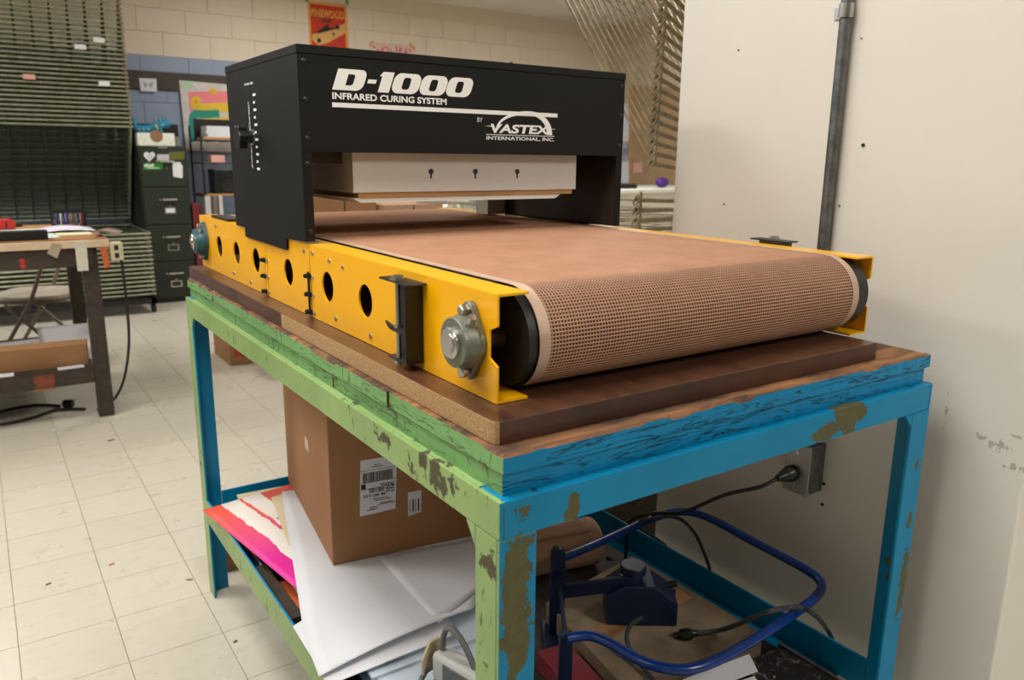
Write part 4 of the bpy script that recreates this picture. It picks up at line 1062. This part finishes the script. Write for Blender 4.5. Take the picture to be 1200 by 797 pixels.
for (a_, b_) in (((bx0, by0), (bx1, by0)), ((bx1, by0), (bx1, by1)), ((bx1, by1), (bx0, by1)), ((bx0, by1), (bx0, by0))): m.cyl((*a_, bz1), (*b_, bz1), .006, 6)
m.build('rim', 'black_plastic', bk)
for k in range(16):
    x = bx0+.005+k*.010
    for yy, yb in ((by0, by0+.01), (by1, by1-.01)): MB().bar((x, yb, bz0+.002), (x, yy, bz1), .005, .004).build('slat', 'black_plastic', bk)
for k in range(9):
    y = by0+.01+k*.0125
    for xx, xb in ((bx0, bx0+.012), (bx1, bx1-.012)): MB().bar((xb, y, bz0+.002), (xx, y, bz1), .005, .004).build('slat', 'black_plastic', bk)
for k, c_ in enumerate([(90, 120, 200), (240, 240, 240), (110, 130, 220), (230, 170, 120), (120, 170, 190), (220, 120, 90)]):
    x = -.098+k*.022; nm = ['blue', 'white', 'violet', 'peach', 'grey blue', 'coral'][k]
    tag(MB().cyl((x, 4.01, bz0+.012), (x+.004, 4.05, bz0+.075), .006, 8).build('marker_pen', pbr('pen_%d' % k, c_, .4), None, True), nm+' marker pen standing in the black basket', 'pen', 'pens in the basket')
tri = thing('packing_tape_card', (.08, 3.56, tp), 'grey and tan folded card overhanging the bench corner', 'card')
rows = [[Vector((.0+.012*v_+.05*u_, 3.47+.022*u_*8, tp+.012+.010*math.sin(v_*.45)+.004*u_)) for v_ in range(10)] for u_ in [i/6 for i in range(7)]]
MB().grid(rows).build('card', 'grey_plastic', tri, True, solid=.001)
rows2 = [[Vector((.018+.010*v_+.02*u_, 3.50+.05*u_, tp+.017+.010*math.sin((v_*.83+1.5)*.45)+.001)) for v_ in range(10)] for u_ in (0, 1)]
MB().grid(rows2).build('tan_band', 'tan_wood', tri, True, solid=.001)
# on the bench shelf
tag(MB().obox((-.33, 3.53, .318), (.26, -.02, 0), (.004, .012, .01), (0, -.012, .055)).build('cardboard_sheet', 'card', None, bev=.001), 'brown cardboard panel leaning on the bench shelf', 'cardboard')
tag(MB().obox((-.34, 3.80, .2815), (.29, .02, 0), (-.01, .20, 0), (0, 0, .0250)).build('paper_stack', 'paper', None, bev=.002), 'white paper stack on the bench shelf behind the cardboard', 'paper')
rows = [[Vector((-.25+.028*v_, 3.62+.05*u_, .3095+.0+(.07 if v_ > 5 else 0)*((v_-5)/5)**2*math.sin(PI*u_/6)+.012*u_)) for v_ in range(11)] for u_ in range(7)]
tag(MB().grid(rows).build('paper_sheet', 'paper', None, True, solid=.0008), 'crumpled white paper sticking up from the bench shelf', 'paper')
tag(MB().obox((-.15, 3.478, .2585), (.055, .003, 0), (-.001, .02, 0), (0, 0, .0025)).build('white_card', 'paper', None), 'thin white card on the bench shelf edge by the leg', 'card')
tag(MB().obox((-.45, 3.478, .2595), (.07, -.006, 0), (.002, .022, 0), (0, 0, .0035)).build('white_card', 'paper', None), 'white card lying flat along the bench shelf edge', 'card')
tag(MB().obox((-.27, 3.475, .1735), (.045, 0, 0), (0, .02, 0), (0, 0, .004)).build('wood_cleat', 'tan_wood', None), 'small tan wood cleat fixed below the bench shelf rail', 'wood')
# folding chair behind the bench
ch = thing('folding_chair', (-.19, 4.68, 0), 'beige padded folding chair with taupe steel frame behind the bench', 'chair', rz=math.radians(72), local=True)
ORG[ch.name] = Vector((0, 0, 0))
m = MB(); n = []
for k in range(24):
    a_ = 2*PI*k/24; x = .20*math.copysign(abs(math.cos(a_))**.6, math.cos(a_)); y = .19*math.copysign(abs(math.sin(a_))**.6, math.sin(a_)); n.append((x, y, .425))
m.prism(n, (0, 0, .032)); m.build('seat', 'chair_seat', ch, bev=.01)
m = MB().prism([(x*1.02, y*1.02, .412) for x, y, z in n], (0, 0, .0125)); m.build('seat_pan', 'chair_frame', ch)
for s in (-1, 1):
    MB().tube([(s*.205, .24, .012), (s*.205, .02, .44), (s*.205, -.16, .80)], .011, 8).build('back_leg', 'chair_frame', ch, True) if False else MB().tube([(s*.218, .23, .012), (s*.218, -.02, .43), (s*.218, -.18, .84)], .011, 8).build('front_leg', 'chair_frame', ch, True)
    MB().tube([(s*.19, -.24, .012), (s*.19, .12, .41)], .011, 8).build('rear_leg', 'chair_frame', ch, True)
MB().tube([(-.19, -.17, .095), (.19, -.17, .095)], .008, 8).build('stretcher', 'chair_frame', ch, True)
MB().tube([(-.218, .17, .10), (.218, .17, .10)], .008, 8).build('stretcher', 'chair_frame', ch, True)
MB().tube([(-.218, -.185, .855), (-.2, -.19, .875), (.2, -.19, .875), (.218, -.185, .855)], .011, 8).build('top_rail', 'chair_frame', ch, True)
m = MB(); rows = [[Vector((-.2+.05*i, -.176-.03*math.cos((i-4)/4*1.1)+.02-.04*j*.6, .70+.13*j)) for i in range(9)] for j in (0, 1)]
MB().grid(rows).build('backrest', 'chair_seat', ch, True, solid=.02)
MB().tube([(.218, -.118, .68), (.218, -.128, .705)], .0125, 8).build('red_tape', 'red', ch, True)

# ================================================================== FILING CABINET AND WALL THINGS
CX0, CX1, CY = .722, 1.10, 6.5
fcab = thing('filing_cabinet', ((CX0+CX1)/2, CY+.3, 0), 'dark green four drawer filing cabinet with stickers beside the drying rack', 'cabinet')
MB().box(CX0, CX1, CY+.012, CY+.66, .03, 1.315).build('body', 'cabinet', fcab, bev=.004)
MB().box(CX0+.01, CX1-.01, CY+.03, CY+.64, 0, .0295).build('plinth', 'black', fcab)
for k in range(4):
    z0 = .05+k*.312; dr = MB().box(CX0+.012, CX1-.012, CY, CY+.0115, z0, z0+.300).build('drawer', 'cabinet', fcab, bev=.003)
    zc = z0+.205; xc = (CX0+CX1)/2+.02
    m = MB().tube([(xc-.06, CY-.001, zc), (xc-.055, CY-.025, zc), (xc+.055, CY-.025, zc), (xc+.06, CY-.001, zc)], .009, 8); m.build('handle', 'chrome', dr, True)
    MB().lathe((xc-.075, CY-.0005, zc), (0, -1, 0), [(0, .009), (.012, .008)], 10).build('latch', 'chrome', dr)
    MB().lathe((xc, CY-.0005, zc-.055), (0, -1, 0), [(0, .008), (.003, .007)], 10).build('lock', 'chrome', dr)
    if k < 3: 
        m = MB().box(xc-.045, xc+.045, CY-.003, CY-.0005, z0+.085-.0, z0+.14).build('label_holder', 'chrome', dr)
        MB().box(xc-.035, xc+.035, CY-.0042, CY-.0031, z0+.094, z0+.131).build('label_card', 'paper' if k == 2 else 'cabinet', dr)
def sticker(px, mat_, name='sticker'):
    P = [at(a, b, 1, CY-.0006) for a, b in px]; return MB().prism(P, (0, -.0012, 0)).build(name, mat_, fcab)
c_ = (175, 183); hs = [(c_[0]+6.6*math.sin(t_)**3, c_[1]-.42*(13*math.cos(t_)-5*math.cos(2*t_)-2*math.cos(3*t_)-math.cos(4*t_))) for t_ in [2*PI*i/24 for i in range(24)]]
sticker(hs, 'paper', 'heart_sticker')
p0 = at(175, 183, 1, CY-.002)
MB().tube([(p0.x+(.004+.0022*i)*math.cos(i*.8), CY-.0022, p0.z+(.004+.0022*i)*math.sin(i*.8)) for i in range(10)], .002, 5).build('swirl', 'ink', fcab)
sticker([(184, 181), (198, 181), (198, 189), (184, 189)], pbr('pale_sticker', (206, 200, 206), .6)); sticker([(198, 178), (216, 178), (216, 187), (198, 187)], pbr('olive_sticker', (96, 104, 28), .6))
sticker([(168, 191), (191, 191), (190, 199), (168, 199)], pbr('green_sticker', (36, 140, 50), .6)); 
p0 = at(169.5, 195.5, 1, CY-.002)
for k in range(5): MB().box(p0.x+k*.015, p0.x+k*.015+.010, CY-.0024, CY-.0019, p0.z, p0.z+(.026 if k in (1, 4) else .019)).build('print_mark', 'print_white', fcab)
MB().box(p0.x+.02, p0.x+.11, CY-.0024, CY-.0019, p0.z-.012, p0.z-.006).build('print_mark', 'print_white', fcab)
sticker([(202, 190), (211, 190), (214, 195), (214, 209), (203, 207)], 'paper', 'paper_note'); sticker([(185, 171.5), (196, 171.5), (196, 174), (185, 174)], 'grey_plastic', 'name_plate')
tb = thing('tissue_box', (.87, 6.62, 1.3155), 'white floral tissue box on top of the filing cabinet', 'box')
MB().box(.735, 1.02, 6.53, 6.66, 1.316, 1.42).build('carton', pbr('floral_card', (226, 226, 214), .7, vs_=60, col2=(168, 206, 186), thr=(.55, .62)), tb, bev=.003)
MB().lathe((.88, 6.5297, 1.395), (0, -1, 0), [(0, .05), (.0008, .05)], 20).build('opening', pbr('brown_opening', (150, 108, 84), .7), tb)
tag(MB().box(.73, 1.09, 6.70, 6.95, 1.316, 1.50).build('black_case', 'black_plastic', None, bev=.006), 'black case standing behind the tissue box on the cabinet', 'case')
tag(MB().lathe((1.045, 6.58, 1.316), (0, 0, 1), [(0, .03), (.005, .035), (.06, .028), (.08, .032)], 14).build('small_pot', 'grey_plastic', None, True), 'small grey pot beside the tissue box on the cabinet', 'pot')
ty_ = thing('toy_lizard', (.84, 6.59, 1.4205), 'spiky teal blue toy creature perched on the tissue box', 'toy')
sp = smooth_path([(.725, 6.59, 1.555), (.728, 6.59, 1.50), (.74, 6.59, 1.455), (.78, 6.59, 1.447), (.83, 6.59, 1.452), (.91, 6.59, 1.475), (.97, 6.59, 1.495), (1.0, 6.59, 1.475)], 4)
rr = [.008+.022*min(1, i/10) for i in range(len(sp))]; rr[-1] = .012; rr[-2] = .022
bd = MB().tube(sp, rr, 10).build('body', 'teal_toy', ty_, True)
for i in range(9, len(sp)-2, 2): MB().lathe(sp[i]+Vector((0, 0, .018)), (-.25, 0, 1), [(0, .013), (.05 if i > 17 else .028, .001)], 6).build('spike', 'teal_toy', ty_)
for x in (.78, .92):
    for yy in (-.02, .02): MB().cyl((x, 6.59+yy, 1.46), (x+.01, 6.59+yy*1.6, 1.4262), .011, 8).build('foot', 'teal_toy', ty_, True)
MB().tube([(.885, 6.565, 1.49), (.90, 6.555, 1.45)], .006, 6).build('collar', pbr('yellow_band', (220, 190, 60), .6), ty_)
for k in range(5): MB().ball(sp[10+k*3]+Vector((0, -.026, 0)), .008, 8).build('spot', 'pinkcard', ty_)

def wallpanel(px, y=RY1-.0065, th=.003):
    P = [at(a, b, 1, y) for a, b in px]; return MB().prism(P, (0, -th, 0))
pb = thing('butterfly_card', tuple(at(173, 107, 1, RY1-.0355)), 'small white card with grey butterfly on the brown wall rail', 'card')
wallpanel([(163, 91.5), (183, 92.5), (184, 107.5), (165, 107)], RY1-.0352, .0015).build('card', 'paper', pb)
for s in (-1, 1): wallpanel([(173.5, 99), (173.5+s*6, 95), (173.5+s*5, 100), (173.5+s*4, 104)], RY1-.0368, .0005).build('wing', pbr('grey_print', (176, 180, 190), .7), pb)
ps = thing('worm_poster', tuple(at(240, 175, 1, RY1-.0352)), 'white poster with yellow and teal worm shapes on pink ground', 'poster')
wallpanel([(210, 94), (290, 101), (292, 180), (218, 176)], RY1-.0352, .0012).build('sheet', pbr('poster_stock', (214, 208, 202), .7), ps)
def band_(px, col, n, y, nm='shape'): wallpanel(px, y, .0008).build(nm, pbr(n, col, .7, var=.02), ps)
yy0 = RY1-.0368
band_([(220, 108), (290, 106), (290, 130), (223, 131)], (238, 132, 138), 'pink_field', yy0)
def blob_path(pts, w): 
    m = MB(); P = smooth_path([at(a, b, 1, yy0-.001) for a, b in pts], 5)
    L, R_ = [], []
    for i, p in enumerate(P):
        t_ = (P[min(i+1, len(P)-1)]-P[max(i-1, 0)]).normalized(); n_ = Vector((-t_.z, 0, t_.x))*w; L.append(p+n_); R_.append(p-n_)
    m.grid([L, R_]); return m
blob_path([(229, 117), (231, 125), (240, 127), (262, 126), (274, 130), (275, 140), (262, 143), (240, 142), (234, 150), (232, 160)], .042).build('worm', pbr('poster_yellow', (238, 200, 50), .7), ps, solid=.001)
blob_path([(257, 133), (240, 134), (228, 134), (226, 145), (227, 155), (229, 164)], .035).build('worm', pbr('poster_teal', (40, 152, 136), .7), ps, solid=.0016)
m = MB(); p = at(230, 118, 1, yy0-.002); m.lathe(p, (0, -1, 0), [(0, .04), (.0008, .04)], 16); m.build('head', pbr('poster_yellow', (238, 200, 50), .7), ps)
m = MB(); p = at(229.5, 119, 1, yy0-.003); m.lathe(p, (0, -1, 0), [(0, .014), (.0008, .014)], 12); m.build('eye', pbr('poster_orange', (236, 130, 40), .7), ps)
m = MB(); p = at(249.5, 107, 1, yy0-.002); m.lathe(p, (0, -1, 0), [(0, .032), (.0008, .032)], 16); m.build('sun', pbr('poster_sun', (238, 184, 50), .7), ps)
band_([(212, 95), (227, 96), (226, 104), (213, 104)], (176, 206, 170), 'poster_green', yy0)
# race poster
pw = thing('race_poster', tuple(at(384, 52, 1, RY1-.008)), 'red and orange race poster with wooden car on the block wall', 'poster')
Y9 = RY1-.0066
wallpanel([(360, 1), (406, 6), (409, 62), (363, 56)], Y9, .002).build('sheet', pbr('poster_ochre', (232, 168, 78), .7), pw)
wallpanel([(363, 4), (403.5, 9), (406, 62), (365.5, 57)], Y9-.002, .0008).build('red_ground', pbr('poster_red', (206, 56, 30), .7), pw)
pa, pb2 = at(364.5, 19, 1, Y9), at(403, 23, 1, Y9)
text('PINEWOOD', .075, pb2.x-pa.x, X3, Z3, (pa.x, Y9-.0032, pa.z-.0), bold=.03).build('lettering', pbr('poster_ochre', (232, 168, 78), .7), pw)
pa = at(376, 25.8, 1, Y9); text('DERBY', .034, .12, X3, Z3, (pa.x, Y9-.0034, pa.z), bold=.04).build('lettering', pbr('poster_dark', (60, 56, 40), .7), pw)
wallpanel([(366, 40), (384, 37), (404, 27), (406, 38), (385, 50), (374, 53), (366, 47)], Y9-.003, .0008).build('car_body', pbr('poster_ochre2', (226, 176, 104), .7), pw)
wallpanel([(370, 38), (380, 31), (384, 28), (386, 33), (394, 32), (394, 34), (374, 39)], Y9-.004, .0008).build('driver', 'ink', pw)
for (a, b, r_) in [(374, 47.5, .022), (391, 40, .012), (395.5, 32, .02)]:
    m = MB(); m.lathe(at(a, b, 1, Y9-.0042), (0, -1, 0), [(0, r_), (.0008, r_)], 14); m.build('wheel', 'ink', pw)
for (a, b) in [((357.5, -1), (361, 3)), ((404, 0), (409, 6))]:
    wallpanel([(a[0], a[1]), (a[0]+4, a[1]), (b[0], b[1]), (b[0]-3, b[1]-1)], Y9-.0022, .0006).build('green_tape', pbr('green_tape', (90, 170, 100), .6), pw)
pn = thing('pink_sign', tuple(at(460, 60, 1, RY1-.008)), 'paper sign with pink handwriting taped on the block wall', 'sign')
wallpanel([(432, 49), (487, 53), (488, 75), (433, 72)], Y9, .001).build('sheet', pbr('faint_pink', (226, 196, 184), .7, vs_=20), pn)
pa = at(437, 57, 1, Y9); random.seed(21)
for k in range(9):      # unreadable brush writing
    x_ = pa.x+k*.047+(.03 if k > 6 else 0)
    st = [(x_+random.uniform(0, .036), Y9-.0016, pa.z-.03+random.uniform(0, .075)) for _ in range(4)]
    MB().tube(smooth_path(st, 3), .0055, 5).build('brush_stroke', 'pink', pn)
for q_ in ([(432, 53), (436, 47.5), (438, 49), (434, 54)], [(479, 51), (481, 50), (487, 58), (485, 59)]): wallpanel(q_, Y9-.0012, .0006).build('orange_tape', pbr('orange_tape', (226, 140, 90), .6), pn)

# wire shelf with papers and loudspeaker
ws = thing('wire_shelf_unit', (1.45, 6.8, 0), 'black wire shelf stand between filing cabinet and the dryer hood', 'shelf')
WX0, WX1, WY0, WY1 = 1.235, 1.75, 6.55, 6.95
for xx in (WX0, WX1):
    for yy in (WY0, WY1): MB().cyl((xx, yy, 0), (xx, yy, 1.50), .009, 8).build('post', 'black', ws, True)
for zz in (.30, .895, 1.18, 1.372):
    m = MB()
    for k in range(12): m.cyl((WX0, WY0+(WY1-WY0)*k/11, zz), (WX1, WY0+(WY1-WY0)*k/11, zz), .004, 5)
    for k in range(5): m.cyl((WX0+(WX1-WX0)*k/4, WY0, zz-.006), (WX0+(WX1-WX0)*k/4, WY1, zz-.006), .004, 5)
    m.build('wire_shelf', 'black', ws)
MB().box(WX0+.012, WX1-.012, WY0+.012, WY1-.012, .9005, .915).build('shelf_panel', 'tan_wood', ws)
tag(MB().box(1.27, 1.72, 6.60, 6.85, 1.3775, 1.40).build('wood_tray', 'tan_wood', None, bev=.002), 'tan wooden tray on the top wire shelf', 'tray')
m = MB(); random.seed(2)
for q in range(7): m.obox((1.50+random.uniform(-.006, .006), 6.72, 1.405+q*.0135), (.2, 0, 0), (0, .11, 0), (0, 0, .006))
tag(m.build('paper_ream', 'paper', None), 'thick pile of white paper in the tray on the wire shelf', 'paper')
tag(MB().box(1.265, 1.73, 6.87, 6.93, 1.378, 1.56).build('black_binder', 'black_plastic', None, bev=.004), 'black binder standing behind the white paper pile', 'binder')
tag(MB().box(1.315, 1.43, 6.58, 6.68, 1.1845, 1.245).build('pink_box', 'pinkcard', None, bev=.003), 'small pale pink box on the middle wire shelf', 'box')
spk = thing('loudspeaker', (1.46, 6.7, .9155), 'small black loudspeaker on the wire shelf', 'speaker')
MB().box(1.33, 1.56, 6.60, 6.80, .916, 1.125).build('cabinet', 'black_plastic', spk, bev=.008)
MB().lathe((1.455, 6.5995, .985), (0, -1, 0), [(0, .058), (.004, .058), (.004, .05), (-.006, .02)], 24).build('woofer', 'rubber', spk, True)
MB().lathe((1.455, 6.5995, 1.082), (0, -1, 0), [(0, .024), (.004, .024), (.002, .01)], 18).build('tweeter', 'rubber', spk, True)
for k, (a, b, c_, lab_) in enumerate([(1.20, 1.245, (196, 190, 184), 'pale grey board leaning by the wire shelf front'), (1.265, 1.30, (120, 104, 92), 'brown narrow board leaning beside the pale grey board'), (1.315, 1.345, (206, 200, 196), 'off white narrow board leaning near the loudspeaker shelf')]):
    tag(MB().box(a, b, 6.42, 6.44, .0005, .905).build('leaning_board', pbr('board_%d' % k, c_, .7), None, bev=.002), lab_, 'board')
tag(MB().box(1.11, 1.185, 6.50, 6.70, .0005, .84).build('red_bin', 'red_dark', None, bev=.006), 'narrow dark red bin between cabinet and wire shelf', 'bin')
tag(MB().box(1.36, 1.72, 6.58, 6.9, .3085, .60).build('storage_tub', pbr('blue_grey_tub', (70, 84, 104), .4), None, bev=.01), 'blue grey storage tub on the lowest wire shelf', 'tub')

# ================================================================== RIGHT BACKGROUND
A_ = Vector((.854, .512, -.05)).normalized(); B_ = Vector((-.209, .49, .846)).normalized(); BH_ = Vector((-.36, .60, 0)).normalized()
P0 = Vector((1.627, 1.478, 0))
rr_ = thing('drying_rack', (2.0, 1.9, 0), 'aged wire drying rack with steeply raised trays behind the white wall', 'drying rack')
o3 = ORG[rr_.name]; p2 = None; p3 = None
def frame_tray(Bv, LB_, LA_, dense=True):
    m = MB(); a, b = A_*LA_, Bv*LB_
    m.cyl((0, 0, 0), a, .0085, 8)
    m.cyl((0, 0, 0), b, .0042, 6); m.cyl(a, a+b, .0042, 6); m.cyl(b, a+b, .0042, 6)
    for k in (range(1, 5) if dense else ()): m.cyl(a*k/5, a*k/5+b, .003, 5)
    for k in (1, 2, 3, 4, 5, 6): q_ = b*k/7; d_ = b.normalized()*.004; m.cyl(q_-d_, q_+d_, .0058, 6); (m.cyl(q_, q_+a, .0013, 4) if dense else None)
    return m
raised = flat_ = None
def link_loop(): 
    m = MB()
    m.tube([Vector((0, 0, 0))+B_*(.010*math.cos(t_))+Vector((.2, -.6, .8)).normalized()*(.020*math.sin(t_)) for t_ in [2*PI*i/10 for i in range(10)]], .0036, 6, closed=True)
    m.tube([Vector((.012, -.006, .014))+A_*(.012*math.cos(t_))+Vector((0, 0, 1))*(.014*math.sin(t_)) for t_ in [2*PI*i/10 for i in range(10)]], .0036, 6, closed=True)
    return m
link = None
for k in range(22):
    z = 1.235+k*.0375; loc = Vector((P0.x+.004*k*.3, P0.y, z))-o3
    if raised is None: raised = frame_tray(B_, .92, 1.6, False).build('tray', 'rack_brown', None, True, raw=True); raised.parent = rr_; o = raised
    else: o = raised.copy(); C.objects.link(o)
    o.location = loc
    if link is None: link = link_loop().build('hinge_link', 'rack_brown', None, True, raw=True); link.parent = rr_; o = link
    else: o = link.copy(); C.objects.link(o)
    o.location = loc+Vector((-.008, -.008, 0))
PF = Vector((1.53, 1.44, 0))
for k in range(22):
    z = .32+k*.0375
    if flat_ is None: flat_ = frame_tray(BH_, .92, 1.6).build('tray', 'rack_brown', None, True, raw=True); flat_.parent = rr_; o = flat_
    else: o = flat_.copy(); C.objects.link(o)
    o.location = Vector((PF.x, PF.y, z))-o3
    o = link.copy(); C.objects.link(o); o.location = Vector((PF.x-.006, PF.y-.006, z))-o3
q_ = PF+A_*.95; q_.z = 0
for pnt in (P0+A_*1.62+Vector((0.02, -.01, 0)), P0+A_*.2+Vector((.06, -.05, 0))):
    MB().box(pnt.x-.015, pnt.x+.015, pnt.y-.015, pnt.y+.015, .05, 2.2).build('upright', 'rack_dark', rr_)
for pnt in (PF, PF+A_*1.6, PF+BH_*.92, PF+A_*1.6+BH_*.92):
    MB().box(pnt.x-.02, pnt.x+.02, pnt.y-.02, pnt.y+.02, .08, .30).build('foot_post', 'rack_dark', rr_); MB().cyl((pnt.x-.014, pnt.y, .0405), (pnt.x+.014, pnt.y, .0405), .04, 16).build('caster', 'black_plastic', rr_, True)
# bulletin board and counter on the far wall
XW = RX1-.002
def farpanel(px, x, th=.006): return MB().prism([at(a, b, 0, x) for a, b in px], (-th, 0, 0))
bb = thing('bulletin_board', tuple(at(765, 217, 0, XW)), 'tan bulletin board with pinned note on the far wall', 'board')
farpanel([(742, 100), (830, 105), (830, 216), (741, 217)], XW, .012).build('panel', 'board_tan', bb)
farpanel([(739, 217), (832, 217), (832, 221), (739, 221.5)], XW, .02).build('frame', 'white_paint', bb); farpanel([(738, 100), (742, 100), (741, 218), (738, 218)], XW, .018).build('frame', 'tan_wood', bb)
farpanel([(742.5, 191), (753, 190), (752.5, 202), (742, 203)], XW-.0125, .002).build('note', 'pinkcard', bb)
for k, (px, mt, lab_) in enumerate([([(716, 120), (739, 122), (738, 165), (716, 166)], 'paper', 'white poster on the far wall above the photo print'), ([(716, 168), (739, 167), (738, 188), (716, 189)], None, 'grey blue photo print on the far wall'), ([(716, 190), (738, 189), (737, 214), (716, 215)], 'paper', 'white notice below the photo print on the far wall')]):
    tag(farpanel(px, XW, .004).build('wall_poster', mt or pbr('photo_grey', (170, 176, 186), .6, vs_=6, col2=(96, 90, 84), thr=(.45, .6)), None), lab_, 'poster')
ct = thing('white_counter', (5.2, 5.55, 0), 'bright white counter table in front of the far wall', 'counter')
MB().box(4.5, 5.9, 5.2, 5.9, .92, .955).build('tabletop', 'white_paint', ct, bev=.003)
MB().box(4.55, 5.85, 5.25, 5.85, .0005, .9195).build('base', 'white_paint', ct)
p = at(776, 214, 1, 5.55)
tag(MB().ball((p.x, 5.55, .9555+.055), .055, 14, (1.6, 1, 1)).build('purple_bag', 'purple', None, True), 'purple cloth bundle on the white counter', 'bundle')
p = at(731, 222, 1, 5.55)
tag(MB().box(p.x-.12, p.x+.1, 5.45, 5.65, .9555, 1.0).build('black_box', 'black_plastic', None, bev=.01), 'flat black box on the white counter', 'box')

# ================================================================== SCRAPS ON THE FLOOR
def scrap(name, px, py, rx, ry, mat_, label, rz=0, h=.0016):
    c = at(px, py, 2, .0002); n = 12; random.seed(int(px))
    P = []
    for k in range(n):
        a = 2*PI*k/n; f_ = random.uniform(.75, 1.1); x, y = rx*math.cos(a)*f_, ry*math.sin(a)*f_
        P.append((c.x+x*math.cos(rz)-y*math.sin(rz), c.y+x*math.sin(rz)+y*math.cos(rz), .0002))
    tag(MB().prism(P, (0, 0, h)).build(name, mat_, None), label, 'scrap')
scrap('paint_fleck', 130, 516, .020, .008, pbr('dark_red_fleck', (120, 30, 50), .5), 'dark red paint fleck on the floor tiles near the bench', .3, .0006)
scrap('paper_scrap', 63, 504, .012, .008, 'paper', 'tiny white paper scrap on the floor in front of the bench', .2)
scrap('dirt_chip', 222, 679.5, .011, .006, 'grey_plastic', 'small grey chip on the floor beside the green table leg', -.4)
scrap('dirt_chip', 57, 684.5, .009, .0045, pbr('dark_chip', (70, 60, 54), .7), 'small dark chip on the open floor tiles', .5)
scrap('dirt_chip', 131, 661.5, .010, .005, pbr('tan_chip', (176, 120, 80), .7), 'small tan chip on the open floor tiles', .3)
scrap('dirt_chip', 276, 752, .007, .004, pbr('dark_chip', (70, 60, 54), .7), 'small dark chip on the floor beneath the green shelf rail', .3)
